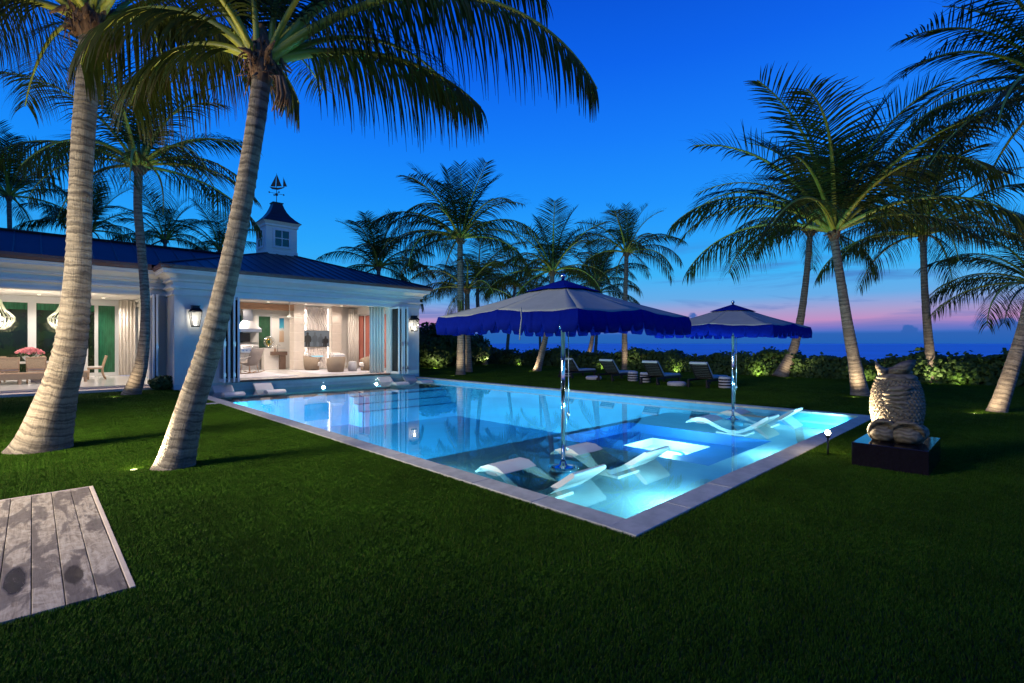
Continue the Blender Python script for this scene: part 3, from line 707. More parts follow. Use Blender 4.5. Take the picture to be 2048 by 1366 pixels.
def palm(label,path,d,nfr=20,L=3.6,seed=1,hi=False,explicit=None,widths=None,group='coconut palms around the pool and lawn',ring=.12,lean=0,elmax=88,elmin=-8,spin=0):
    """path: photo pixels of the trunk from ground to crown, all at the distance d of its foot; widths in pixels"""
    rg=random.Random(seed); mpp=d/FPX
    P=[px(u,v,d) for u,v in path]
    if lean: 
        for i,p in enumerate(P): p+=Vector((FW[0],FW[1],0))*lean*(i/(len(P)-1))**1.5
    base=P[0].copy(); base.z=0; P[0].z=-.06
    root=thing('palm_tree',label,'palm tree',base,group)
    S=catmull(P,14); 
    tot=sum((S[i+1]-S[i]).length for i in range(len(S)-1)); step=.03 if hi else (.06 if d<22 else .10)
    m=int(tot/step); Q=[];acc=0;i=0
    for k in range(m+1):
        want=tot*k/m
        while i<len(S)-2 and acc+(S[i+1]-S[i]).length<want: acc+=(S[i+1]-S[i]).length; i+=1
        seg=(S[i+1]-S[i]).length; Q.append(S[i].lerp(S[i+1],(want-acc)/seg if seg>0 else 0))
    wd=[w*mpp*.5*(.83 if hi else .70)*math.cos(math.atan((path[min(i,len(path)-1)][0]-CU)/FPX)) for i,w in enumerate(widths)]
    rads=[]; rings=[]; z=.1
    while z<tot: rings.append(z); z+=ring*rg.uniform(.55,1.35)
    ph=[rg.uniform(0,6.28) for _ in rings]; j=0
    for k in range(m+1):
        a=k/m; f=a*(len(wd)-1); i0=min(int(f),len(wd)-2); r=wd[i0]+(wd[i0+1]-wd[i0])*(f-i0)
        s=tot*a
        def fn(th,r=r,s=s,a=a):
            s2=s+.022*math.sin(th+s*1.7)+.012*math.sin(3*th+s*4)
            # saw-tooth leaf scars
            q=(s2/ring)%1.0; fl=s2/ring; ii=int(fl)
            am=.075 if a>.15 else .075*a/.15
            sc=1+am*((1-q)**2-.35)*(.7+.6*math.sin(ii*12.9898+th*.6))+.015*math.sin(th*5+s*3)+.02*math.sin(th*2+s*1.3)
            return r*sc*(1+.22*math.exp(-s/.14))
        rads.append(fn)
    tr=MB().tube(Q,rads,28 if hi else 14,0,cap=True,refv=(RT[0],RT[1],0))
    obj('trunk',tr,M['bark'],root,fixn=False)
    top=Q[-1]; r0=wd[-1]
    # crown shaft: fibrous boots
    cb=MB(); N=12
    cb.lathe([(r0*.9,-.12),(r0*1.25,0),(r0*1.55,.16),(r0*1.45,.34),(r0*.9,.52),(r0*.35,.66)],14,top)
    for k in range(12 if hi else 7):
        th=rg.uniform(0,6.28); rr=r0*1.45; zz=rg.uniform(-.05,.35); o=Vector((math.cos(th),math.sin(th),0))
        p0=top+o*rr*.8+Vector((0,0,zz)); up_=Vector((0,0,rg.uniform(.15,.35)))
        cb.tube([p0,p0+o*.08+up_*.5,p0+o*rg.uniform(.1,.3)+up_*rg.uniform(-.6,1.0)],[r0*.42,r0*.36,r0*.08],6,0)
    crown=obj('crown',cb,M['fibre'],root)
    if hi:
        fs=MB()
        for k in range(90):
            th=rg.uniform(0,6.28); o=Vector((math.cos(th),math.sin(th),0)); p0=top+o*r0*rg.uniform(1.2,1.6)+Vector((0,0,rg.uniform(-.05,.35)))
            ln=rg.uniform(.08,.32); sd=Vector((-o.y,o.x,0))*rg.uniform(-.08,.08)
            fs.tube([p0,p0+o*rg.uniform(.02,.09)+sd*.4+Vector((0,0,rg.uniform(-.3,.3)*ln)),p0+o*rg.uniform(.02,.14)+sd+Vector((0,0,-ln*rg.uniform(.2,1)))],[rg.uniform(.008,.022),rg.uniform(.006,.016),.002],4)
        tag(obj('fibre_strands',fs,M['fibre'],crown,fixn=False),kind='stuff')
        th=-YAW-.25; o=Vector((math.cos(th),math.sin(th),0)); p0=top+o*r0*1.35+Vector((0,0,-.02)); hs=MB()
        for k in range(16):
            a=Vector((rg.uniform(-.05,.05),rg.uniform(-.05,.05),0)); z_=rg.uniform(.3,.55)
            hs.tube([p0,p0+o*.12+a+Vector((0,0,-.04)),p0+o*.17+a*1.6+Vector((0,0,-z_*.6)),p0+o*.10+a*2.2+Vector((0,0,-z_))],[.012,.018,.022,.006],5)
        obj('dry_flower_stalk',hs,M['fibre'],crown,fixn=False)
    zc=top+Vector((0,0,.22))
    def put(me,azd,scl):
        o=bpy.data.objects.new('frond',me); COL.objects.link(o)
        a=R(azd)-YAW; off=Vector((math.cos(a),math.sin(a),0))*r0*.9
        o.location=zc+off; o.rotation_euler=(0,0,a); o.scale=(scl,scl,scl)
        o.parent=crown; o.matrix_parent_inverse=world_of(crown).inverted()
    for e in (explicit or []):
        azd,e0,bend,LL,hang,side=e
        mbx=frond_mb(rg.random(),e0,bend,LL,84 if hi else 52,1.0 if hi else .92,5 if hi else 3,.027 if hi else .034,hang,side,rr=.065 if hi else .05)
        put(mbx.mesh('frond',[M['stem'],M['leaf']]),azd,1)
    for k in range(nfr):
        g=(k+.5)/nfr; want=elmax+(elmin-elmax)*g**1.15+rg.uniform(-6,6)
        c=min(range(8),key=lambda i:abs(CLASSES[i]-want)); e0=CLASSES[c]; v=rg.randrange(3)
        hang=[.08,.2,.4,.62,.85,1.0,1.1,1.1][c]; bend=[28,42,58,70,76,74,66,54][c]+v*8
        me=frond_mesh((hi,c,v),c*10+v,e0,bend,3.6,82 if hi else 50,.98 if hi else .90,4 if hi else 3,.027 if hi else .034,hang,(v-1)*22,rr=.055)
        put(me,spin+k*137.5+rg.uniform(-18,18),L/3.6*rg.uniform(.85,1.08)*(.92 if c==0 else 1))
    return root
# three near palms on the left
palm('thick-trunked palm with a flared foot, nearest the left edge',[(82,893),(112,800),(142,690),(155,560),(160,420),(168,250),(184,70)],7.44,11,3.1,11,True,
  [(180,28,120,3.5,1.3,0),(215,40,120,3.3,1.2,15),(165,50,110,3.4,1.0,-10),(12,22,95,3.3,1.3,10),(-20,42,110,3.2,1.2,0),(40,40,95,3.0,1.0,0)],
  widths=[150,96,78,64,58,58,62],elmin=15)
palm('leaning palm in the lawn centre left, uplit beside its foot',[(347,930),(382,810),(424,680),(462,520),(490,380),(511,250),(524,152)],6.39,9,3.0,12,True,
  [(-2,36,98,4.85,1.5,6),(20,24,66,3.0,1.35,-6),(8,56,92,4.3,1.2,0),(186,48,128,2.6,1.2,0),(200,70,100,3.0,.9,0),(28,66,80,3.6,.9,0),(172,30,105,2.2,1.2,0)],
  widths=[96,72,62,54,49,45,46],elmin=35)
palm('slim curved palm in front of the dining wing step',[(262,788),(284,720),(291,620),(283,500),(276,420),(277,345)],15.38,19,4.0,13,False,
  [(180,18,85,3.9,.75,0),(0,20,85,3.9,.8,0),(8,10,60,3.6,.6,0),(170,45,95,3.4,.6,0),(20,50,80,3.4,.5,0)],widths=[54,36,28,27,26,26],elmin=-5)
# middle distance
palm('tall straight palm just right of the pool house corner',[(921,752),(922,660),(921,580),(920,485)],25.14,24,4.5,21,False,[(178,42,92,3.9,.6,0),(170,22,95,3.6,.7,0),(5,30,85,3.6,.7,0)],widths=[27,20,18,16])
palm('shorter palm directly behind the tall one by the pool house',[(938,748),(936,680),(934,585)],27.5,16,3.4,22,False,[(182,25,110,4.0,.8,0)],widths=[20,15,14],elmax=65)
palm('palm with a slanting pale trunk left of the near umbrella',[(970,731),(962,680),(955,600),(958,555)],36.8,17,4.3,23,widths=[17,12,11,10],elmax=70)
palm('thin far palm whose trunk shows under the near umbrella rim',[(1013,716),(1017,670),(1030,575)],42,15,3.8,24,widths=[10,9,8],elmax=60)
palm('palm with a leaning lit trunk behind the near umbrella',[(1074,744),(1092,670),(1102,610),(1105,550)],28.3,21,4.0,25,widths=[23,16,14,13])
palm('small dark palm beside the leaning lit one behind the near umbrella',[(1081,716),(1080,660),(1083,600)],44,13,3.0,26,widths=[8,7,7],elmax=60)
palm('palm with a slanting foot just right of the near umbrella pole',[(1172,730),(1184,680),(1194,610),(1192,570)],38,18,4.4,27,widths=[16,11,10,9])
palm('thin upright palm second right of the near umbrella pole',[(1189,718),(1194,660),(1197,590)],46,15,4.2,28,widths=[10,8,8])
palm('tall palm standing behind the second lawn lounger',[(1250,740),(1249,660),(1251,580),(1253,512)],29.9,20,3.5,29,False,[(0,30,100,3.8,.75,0),(8,5,85,3.6,.8,0)],widths=[20,15,13,12])
palm('palm crown rising over the right end of the pool house roof',[(752,735),(756,640),(757,540)],33,23,4.5,30,widths=[16,13,12])
# behind the roof on the left
palm('dark tall palm behind the dining wing at the left edge',[(28,745),(22,560),(18,400)],25,20,3.7,31,widths=[20,17,15])
palm('dark low palm behind the dining wing roof beside the thick trunk',[(165,740),(172,600),(178,468)],30,19,3.7,32,widths=[16,14,13])
palm('dark palm behind the roof right of the slim curved trunk',[(330,738),(332,600),(330,486)],33,18,3.6,33,widths=[14,12,11],elmax=80)
palm('dark palm behind the roof just left of the cupola',[(440,736),(441,600),(440,505)],36,15,3.6,34,widths=[14,12,11])
# right side
palm('slender palm leaning right out of the hedge behind the far umbrella',[(1560,753),(1588,695),(1604,620),(1614,540),(1620,470)],23.64,19,3.8,41,False,[(182,8,70,3.6,.8,0)],widths=[46,26,22,19,17])
palm('large palm leaning left behind the owl, with the fullest crown',[(1722,790),(1706,710),(1692,630),(1679,545),(1668,475)],15.09,23,5.0,42,False,[(176,34,88,5.0,.8,0),(150,58,80,4.6,.45,0),(5,45,80,4.4,.5,0),(20,60,70,4.2,.4,0)],widths=[58,38,31,27,25],elmin=18)
palm('straight bright-footed palm rising from the hedge right of the owl',[(1865,768),(1858,690),(1850,590),(1846,480)],19.8,21,4.3,43,False,[(178,12,70,3.6,.8,0),(0,22,60,4.6,.7,0)],widths=[38,27,22,20])
palm('leaning palm whose trunk leaves the picture at the right edge',[(1992,826),(2022,740),(2052,640),(2088,470),(2128,200)],11.48,15,3.9,44,False,[(185,34,78,4.4,.5,0),(178,8,62,4.3,.8,0),(190,-8,48,4.3,.9,0),(175,58,85,4.0,.4,0)],widths=[60,42,36,32,30])
palm('low palm crown reaching in at the right edge above the hedge',[(2090,765),(2086,660),(2080,580)],19.0,14,4.0,45,False,[(180,22,62,4.2,.85,0),(180,44,70,4.0,.6,0),(172,8,60,4.0,.8,0)],widths=[34,26,24])
# ================================================================ HEDGE AND SHRUBS
def leaves(n,place,seed,rmin=.05,rmax=.095):
    rg=random.Random(seed); mb=MB()
    for _ in range(n):
        p,nrm=place(rg); nrm=(nrm+Vector((rg.uniform(-1,1),rg.uniform(-1,1),rg.uniform(-.6,1)))*.75).normalized()
        a=nrm.orthogonal().normalized(); b=nrm.cross(a); r=rg.uniform(rmin,rmax); th=rg.uniform(0,6.28)
        mb.add([p+(a*math.cos(th+k*1.0472)+b*math.sin(th+k*1.0472))*r*(1.12 if k%3==0 else 1)+nrm*(.012 if k%2 else -.012) for k in range(6)],[(0,1,2,3,4,5)])
    return mb
def hx(rg):
    y=rg.uniform(-9,46); hgt=1.02+.14*math.sin(y*.9)+.10*math.sin(y*2.3+1)+.07*math.sin(y*5.1)
    if rg.random()<.07: hgt+=rg.uniform(.05,.22)
    if rg.random()<.55:
        z=rg.uniform(.03,hgt); return Vector((25.75+.14*math.sin(y*1.7)+rg.uniform(-.16,.25)+.25*(z/hgt)**3,y,z)),Vector((-1,0,.3))
    return Vector((rg.uniform(25.8,27.1),y,hgt-rg.uniform(0,.16)**1.0)),Vector((-.3,0,1))
HG=thing('sea_grape_hedge','long clipped sea grape hedge along the seaward edge of the lawn','hedge',(26.4,18,0))
tag(obj('foliage',leaves(30000,hx,5),M['hedge'],HG,fixn=False),kind='stuff')
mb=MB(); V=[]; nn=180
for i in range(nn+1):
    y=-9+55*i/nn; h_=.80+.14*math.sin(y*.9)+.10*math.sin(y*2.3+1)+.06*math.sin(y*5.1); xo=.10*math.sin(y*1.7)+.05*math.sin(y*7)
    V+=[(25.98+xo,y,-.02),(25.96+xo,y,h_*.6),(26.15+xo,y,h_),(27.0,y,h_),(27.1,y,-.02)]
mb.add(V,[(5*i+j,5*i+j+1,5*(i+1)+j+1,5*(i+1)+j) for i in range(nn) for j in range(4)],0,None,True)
obj('inner_filler',mb,mat('hedge_inner_shade',(.012,.022,.007),.95,var=.5,vscale=6,spec=.05),HG,fixn=False)  # filler hull behind the leaves, inner shade put into its dark colour
mb=MB(); rg=random.Random(8)
for k in range(260):
    y=-9+55*k/260; mb.tube([(26.4+rg.uniform(-.3,.3),y,-.02),(26.3+rg.uniform(-.4,.4),y+rg.uniform(-.2,.2),.5),(26.2+rg.uniform(-.5,.5),y+rg.uniform(-.3,.3),.95)],[.02,.015,.006],5)
tag(obj('stems',mb,M['twig'],HG,fixn=False),kind='stuff')
def shrub(label,c,rx,ry,h,n,seed,rmin=.05,rmax=.09):
    s=thing('shrub',label,'shrub',c)
    def pl(rg):
        while True:
            v=Vector((rg.gauss(0,1),rg.gauss(0,1),rg.gauss(0,1)))
            if v.length>.1: break
        v.normalize(); k=rg.uniform(.72,1)+.1*math.sin(v.x*7+v.z*5)
        return Vector((c[0]+v.x*rx*k,c[1]+v.y*ry*k,max(.03,h*.48+v.z*h*.52*k))),v
    tag(obj('foliage',leaves(n,pl,seed,rmin,rmax),M['hedge'],s,fixn=False),kind='stuff')
    mb=MB(); rg=random.Random(seed)
    for k in range(9):
        a=rg.uniform(0,6.28); mb.tube([(c[0],c[1],-.03),(c[0]+.3*rx*math.cos(a),c[1]+.3*ry*math.sin(a),h*.4),(c[0]+.6*rx*math.cos(a),c[1]+.6*ry*math.sin(a),h*.75)],[.03*h/2,.02*h/2,.006],5)
    obj('stems',mb,M['twig'],s,fixn=False)
shrub('big dark sea grape bush against the right corner of the pool house',(19.6,27.6,0),2.4,2.2,3.0,5200,51,.07,.12)
shrub('tall sea grape bush behind the palm right of the pool house',(22.6,28.6,0),2.2,2.0,2.4,3600,52,.07,.12)
shrub('small round shrub at the foot of the pool house side wall',(3.2,20.45,0),.42,.3,.5,700,53,.03,.055)
# ================================================================ UPLIGHTS
WARM=(1,.80,.52)
def uplight(label,pos,aim,e,cone=70,stake=False,col=WARM):
    t_=thing('ground_uplight',label,'garden light',(pos[0],pos[1],0),'garden uplights')
    x,y=pos
    if stake:
        dv=(Vector(aim)-Vector((x,y,.16))).normalized(); c=Vector((x,y,.16))
        obj('stake',MB().cyl((x,y,-.05),(x,y,.12),.012,.012,8),M['black'],t_)
        obj('housing',MB().cyl(c-dv*.07,c+dv*.05,.045,.05,14),M['black'],t_)
        obj('lens',MB().cyl(c+dv*.052,c+dv*.056,.042,.042,14),M['uplens'],t_)
        lamp('uplight_lamp','SPOT',c+dv*.06,e*3.0,col,t_,.03,aim,cone,.7)
    else:
        obj('housing',MB().lathe([(.0,-.05),(.055,-.05),(.055,.010),(.045,.014),(.042,.010),(0,.009)],16,(x,y,0)),M['black'],t_)
        obj('lens',MB().lathe([(.040,.011),(.03,.015),(0,.017)],14,(x,y,0)),M['uplens'],t_)
        lamp('uplight_lamp','SPOT',(x,y,.06),e*1.9,col,t_,.05,aim,min(cone+75,165),1.0)
        lamp('uplight_spill','POINT',(x,y,.08),1.6,(1,.92,.45),t_,.03)
def aim_px(u,v,d): return px(u,v,d)
uplight('uplight glowing in the turf left of the leaning palm foot',(.92,7.80),px(490,250,6.5),330,80)
uplight('uplight outside the left edge beside the thick palm',(-1.35,9.9),px(170,200,7.5),430,80)
uplight('uplight in front of the tall palm by the pool house',(14.77,19.4),px(921,500,25.1),120,60)
uplight('uplight left of the leaning palm behind the near umbrella',(20.3,19.4),px(1104,560,28.3),110,60)
uplight('uplight before the slender palm behind the far umbrella',(24.9,7.5),px(1612,520,23.6),110,60)
uplight('uplight left of the large leaning palm foot',(17.37,3.45),px(1675,460,15.1),130,70)
uplight('uplight before the bright-footed palm in the hedge',(25.2,2.45),px(1850,500,19.8),140,60)
uplight('uplight left of the palm at the right edge',(15.35,.75),px(2060,560,11.6),130,80)
uplight('uplight near the wall of the pool house left of the slim curved palm',(1.75,18.7),px(280,400,15.5),90,70)
uplight('uplight behind the second lawn lounger',(24.9,16.1),px(1252,520,29.9),110,60)
uplight('uplight near the shorter palm by the pool house',(16.6,22.2),px(935,590,27.5),80,60)
uplight('uplight at the slanting palm foot near the pool house',(23.5,27.0),px(957,600,36.8),110,60)
uplight('uplight at the slanting palm right of the near umbrella pole',(30.0,22.9),px(1190,600,38),120,60)
def hedge_light(label,y,e=26): uplight(label,(25.40,y),(25.95,y+.1,.75),e*1.5,80,col=(1,.95,.40))
hedge_light('hedge light behind the third lawn lounger',13.3)
hedge_light('hedge light right of the fourth lawn lounger',9.0)
hedge_light('hedge light near the leaning palm behind the near umbrella',21.0)
hedge_light('hedge light behind the first lawn lounger',18.2,16)
hedge_light('hedge light left of the owl',4.6,12)
hedge_light('hedge light right of the owl',1.7,14)
hedge_light('hedge light by the slanting palm near the pool house',25.6,12)
uplight('uplight under the big bush at the pool house corner',(18.3,25.9),(19.2,27.0,1.0),55,110)
t_=thing('stake_lamp','bright bare garden lamp on a stake left of the carved owl','garden lamp',(8.13,1.93,0))
obj('stake',MB().cyl((8.13,1.93,-.05),(8.13,1.93,.27),.012,.012,8),M['black'],t_)
obj('socket',MB().cyl((8.13,1.93,.262),(8.13,1.93,.30),.03,.034,12),M['black'],t_)
obj('bulb',MB().lathe([(0,0),(.022,.002),(.032,.02),(.032,.04),(.02,.06),(0,.066)],14,(8.13,1.93,.301)),mat('bare_bulb',(1,1,.9),.3,emit=(1,.92,.7),estr=60),t_)
lamp('stake_bulb_lamp','SPOT',(8.15,1.88,.40),420,WARM,t_,.03,(8.30,1.17,.85),95,.8)
lamp('stake_bulb_glow','POINT',(8.13,1.93,.42),9,WARM,t_,.03)
# unseen floodlight inferred from the lit lawn and deck; its mast is added
FX,FY,FH=-7.0,8.6,5.0
fl=thing('unseen_floodlight','unseen inferred floodlight on an added mast off to the left of the deck','floodlight',(FX,FY,0))
obj('mast',MB().cyl((FX,FY,-.05),(FX,FY,FH),.05,.04,10),M['black'],fl)
obj('head',MB().box(FX-.1,FX+.1,FY-.2,FY+.2,FH+.001,FH+.16),M['black'],fl)
lamp('flood_lamp','SPOT',(FX+.25,FY,FH),10500,(1,.90,.66),fl,2.0,(.9,8.8,0),86,1.0)
# ================================================================ POOL LIGHTS
POOLC=(.72,.96,1.0)
def pool_light(label,pos,aim,e,cone=150,nrm=(0,1,0),sz=.10):
    n=Vector(nrm); p=Vector(pos)
    t_=thing('pool_light',label,'pool light',pos,'lights set in the pool walls')
    obj('bezel',MB().cyl(p,p+n*.012,sz,sz,18),M['steel'],t_)
    obj('lens',MB().cyl(p+n*.013,p+n*.02,sz*.8,sz*.7,18),M['poollens'],t_)
    lamp('pool_lamp','SPOT',p+n*.035,e,POOLC,t_,.06,aim,cone,.5)
for k,(x,nm) in enumerate(((5.55,'nearest the front corner'),(9.25,'beside the blue spa pit'),(12.35,'near the far right corner'))):
    pool_light('underwater light in the short pool wall, '+nm,(x,IY0+.004,-.19),(x,IY0+2.2,-.50),430,165)
for k,(y,nm) in enumerate(((7.9,'first'),(9.8,'second'),(11.7,'third'),(13.6,'fourth'),(15.5,'fifth'),(17.2,'sixth'))):
    pool_light('deep water light in the long near pool wall, %s from the shelf'%nm,(IX0+.004,y,-.62),(7.2,y,-1.35),950,120,(1,0,0))
for x,nm in ((5.4,'left'),(8.3,'middle'),(11.2,'right')): pool_light('added fill light in the drop below the shallow shelf, '+nm,(x,ED+.004,-.62),(x,ED+1.1,-1.44),480,92)  # added lamps, hidden from view, that brighten the deep floor
pool_light('added underwater fill light beside the nearest moulded lounger',(IX0+.004,5.9,-.22),(6.0,5.6,-.5),110,150,(1,0,0))  # extra lamp added to lift the dark end of the shelf
for x,nm in ((8.57,'middle'),(10.95,'right')):
    pool_light('small light in the wall under the house opening, '+nm,(x,IY1-.004,.0),(x,IY1-1,-.25),16,170,(0,-1,0),.012)
# spa light with ring drain
t_=thing('spa_light','round light ring on the bright spa floor','pool light',(9.6,5.22,HZ))
mb=MB().lathe([(.30,.004),(.30,.016),(.36,.016),(.36,.004)],32,(9.6,5.22,HZ)); obj('ring',mb,M['plaster_blue'],t_)
lamp('spa_lamp','POINT',(9.6,5.22,-.30),110,POOLC,t_,.12)
# ================================================================ UMBRELLAS
def umbrella(label,c,seed):
    rg=random.Random(seed); u=thing('pool_umbrella',label,'umbrella',(c[0],c[1],SH),'square umbrellas standing in the pool')
    cx,cy_=c; Rr=1.227; zt=2.46; zc=1.965; zm=2.015
    # canopy: 8 ribs to corners and mid sides, cap separate
    ring0=[]
    for k in range(8):
        sx=[-1,0,1,1,1,0,-1,-1][k]; sy=[-1,-1,-1,0,1,1,1,0][k]; ring0.append((sx*Rr,sy*Rr,zc if sx*sy else zm))
    top=(0,0,zt)
    mb=MB(); n=10; m=8
    def canopy_pt(k,a,b):   # k panel, a radial 0..1, b across 0..1
        p=Vector(ring0[k]); q=Vector(ring0[(k+1)%8]); e=p.lerp(q,b); t0=Vector(top); r=t0.lerp(e,a)
        r.z-=.030*math.sin(math.pi*b)*a**1.5*1.0+.02*math.sin(math.pi*a)
        r.z+=.004*math.sin(b*17+k*3+a*9)*a
        return Vector((cx+r.x,cy_+r.y,r.z))
    def panels(a0,a1,na,off=0):
        mb=MB()
        for k in range(8):
            V=[canopy_pt(k,a0+(a1-a0)*i/na,j/m)+Vector((0,0,off)) for i in range(na+1) for j in range(m+1)]
            mb.add(V,[(i*(m+1)+j,i*(m+1)+j+1,(i+1)*(m+1)+j+1,(i+1)*(m+1)+j) for i in range(na) for j in range(m)],0,None,True)
        return mb
    can=obj('canopy',panels(.20,1.0,n),M['canvas'],u); sm=can.modifiers.new('t','SOLIDIFY'); sm.thickness=.004; sm.offset=-1
    cap=obj('vent_cap',panels(.015,.30,4,.028),M['navy'],u); sm=cap.modifiers.new('t','SOLIDIFY'); sm.thickness=.004
    # scalloped valance: five tabs on each rib bay
    for k in range(8):
        for s in range(5):
            b0,b1=s/5,(s+1)/5; V=[];F=[]; NN=22
            for j in range(NN+1):
                b=b0+(b1-b0)*j/NN; e=canopy_pt(k,1.0,b); o=Vector((e.x-cx,e.y-cy_,0)).normalized()
                w=abs(j/NN-.5)*2; drop=.24 if w<.70 else (.232 if w<.80 else (.21 if w<.87 else (.17 if w<.93 else .135)))
                fl=.004*math.sin(b*31+k*5)
                V.append(e+o*.004); V.append(e+o*(.035+fl)-Vector((0,0,drop*.55))); V.append(e+o*(.045+fl*1.8)-Vector((0,0,drop)))
            mb=MB(); mb.add(V,[(3*j+i,3*j+i+1,3*j+i+4,3*j+i+3) for j in range(NN) for i in range(2)],0,None,True)
            o=obj('valance_tab',mb,M['navy'],u,fixn=False); sm=o.modifiers.new('t','SOLIDIFY'); sm.thickness=.004
    P=lambda x,y,z:(cx+x,cy_+y,z)
    obj('pole',MB().cyl(P(0,0,SH),P(0,0,2.44),.030,.030,20),M['chrome'],u)
    obj('base_plate',MB().lathe([(0,.0),(.21,0),(.21,.02),(.15,.03),(.06,.05),(.04,.10),(.032,.10)],28,P(0,0,-.13)),M['chrome'],u)
    obj('base_block',MB().lathe([(0,0),(.20,0),(.20,.149),(0,.149)],28,P(0,0,SH)),M['plaster_wall'],u)
    obj('finial',MB().lathe([(.0,0),(.022,0),(.022,.03),(.035,.045),(.038,.065),(.03,.085),(0,.098)],14,P(0,0,2.475)),M['chrome'],u)
    for k in range(8):
        e=Vector(ring0[k]); t0=Vector((0,0,zt-.06)); ed=t0.lerp(e+Vector((0,0,-.035)),.985)
        rb=obj('rib',MB().tube([P(*(t0)),P(*ed)],.011,6),M['darkwood'],u,fixn=False)
        mid=t0.lerp(ed,.55); obj('strut',MB().tube([P(0,0,1.86),P(*mid)],.009,6),M['darkwood'],rb,fixn=False)
    obj('hub',MB().lathe([(.032,0),(.055,.0),(.055,.09),(.032,.11)],16,P(0,0,1.80)),M['chrome'],u)
    dx,dy=RT[0]*.075,RT[1]*.075
    obj('crank_line',MB().tube([P(dx,dy,1.83),P(dx,dy,1.2),P(dx,dy,.55)],.006,5).tube([P(dx*.6,dy*.6,1.0),P(dx*.7,dy*.7,.16)],.004,5).lathe([(0,-.04),(.022,-.02),(.022,.02),(0,.04)],8,P(dx,dy,.62)).lathe([(0,-.04),(.02,-.02),(.02,.02),(0,.04)],8,P(dx*.7,dy*.7,.14)),M['steel'],u,fixn=False)
    return u
u1=umbrella('near grey and navy square umbrella over the front of the pool',(5.29,4.44),1)
umbrella('far grey and navy square umbrella near the far right pool corner',(11.35,4.55),2)
# loose tie strap on the near umbrella
sp=[]
e=px(1042,616,5.55)
obj('tie_strap',MB().tube([e+Vector((0,0,.01)),e+Vector((-.01,-.02,-.12)),e+Vector((-.035,-.02,-.26)),e+Vector((-.03,-.01,-.36))],[.008,.007,.009,.006],5),M['canvas'],u1,fixn=False)
# ================================================================ IN-POOL LOUNGERS
prof=[(.85,-.125,.010),(.74,-.075,.036),(.58,-.025,.045),(.42,-.025,.045),(.28,-.08,.040),(.08,-.165,.035),(-.12,-.215,.034),(-.32,-.20,.034),(-.50,-.115,.034),(-.70,.02,.034),(-.88,.15,.030),(-.90,.165,.012)]
def lounger_mb():
    mb=MB(); w=.31; top=[];bot=[]
    for i,(y,z,h) in enumerate(prof):
        a=prof[max(i-1,0)]; b=prof[min(i+1,len(prof)-1)]; ty,tz=b[0]-a[0],b[1]-a[1]; l=math.hypot(ty,tz); ny,nz=-tz/l,ty/l
        if nz<0 and i>1: ny,nz=-ny,-nz
        if i<=1: ny,nz=0,1
        top.append((y+ny*h,z+nz*h)); bot.append((y-ny*h,z-nz*h))
    poly=top+bot[::-1]; N=len(poly); V=[]
    for x in (-w,w): V+=[(x,p[0],p[1]) for p in poly]
    F=[(i,(i+1)%N,N+(i+1)%N,N+i) for i in range(N)]; m=len(top)
    mb.add(V,F,0,None,True)
    for s in (0,1):
        mb.add([V[s*N+i] for i in range(N)],[(i,i+1,N-2-i,N-1-i) for i in range(m-1)],0)
    return mb
LM=None
def pool_lounger(label,x,y,rot):
    global LM
    t_=thing('pool_lounger',label,'pool lounger',(x,y,SH),'moulded loungers in the shallow water',rot)
    if LM is None:
        LM=lounger_mb().mesh('body',[M['lounger']]); recalc(LM)
        global LB; LB=MB().box(-.28,.28,-.42,.18,0,.035).mesh('foot',[M['lounger']])
    b=bpy.data.objects.new('body',LM); COL.objects.link(b); b.parent=t_; b.location=(0,0,-SH-.055)
    md=b.modifiers.new('bevel','BEVEL'); md.width=.008; md.segments=2; md.limit_method='ANGLE'; md.angle_limit=R(50)
    f=bpy.data.objects.new('foot',LB); COL.objects.link(f); f.parent=t_
pool_lounger('white moulded lounger in the shallow water nearest the front pool corner',4.73,4.45,0)
pool_lounger('white moulded lounger right of the near umbrella pole, in the shallow water',6.30,4.45,0)
pool_lounger('white moulded lounger left of the far umbrella pole, in the shallow water',10.92,4.45,0)
pool_lounger('white moulded lounger right of the far umbrella pole, with its back raised',12.5,4.45,0)
pool_lounger('leftmost moulded lounger in the water along the house front',4.85,18.95,R(180))
pool_lounger('second moulded lounger from the left along the house front',6.18,18.95,R(180))
pool_lounger('third moulded lounger along the house front, before the right folded doors',11.25,18.95,R(180))
pool_lounger('rightmost moulded lounger along the house front, below the right lantern',12.5,18.95,R(180))
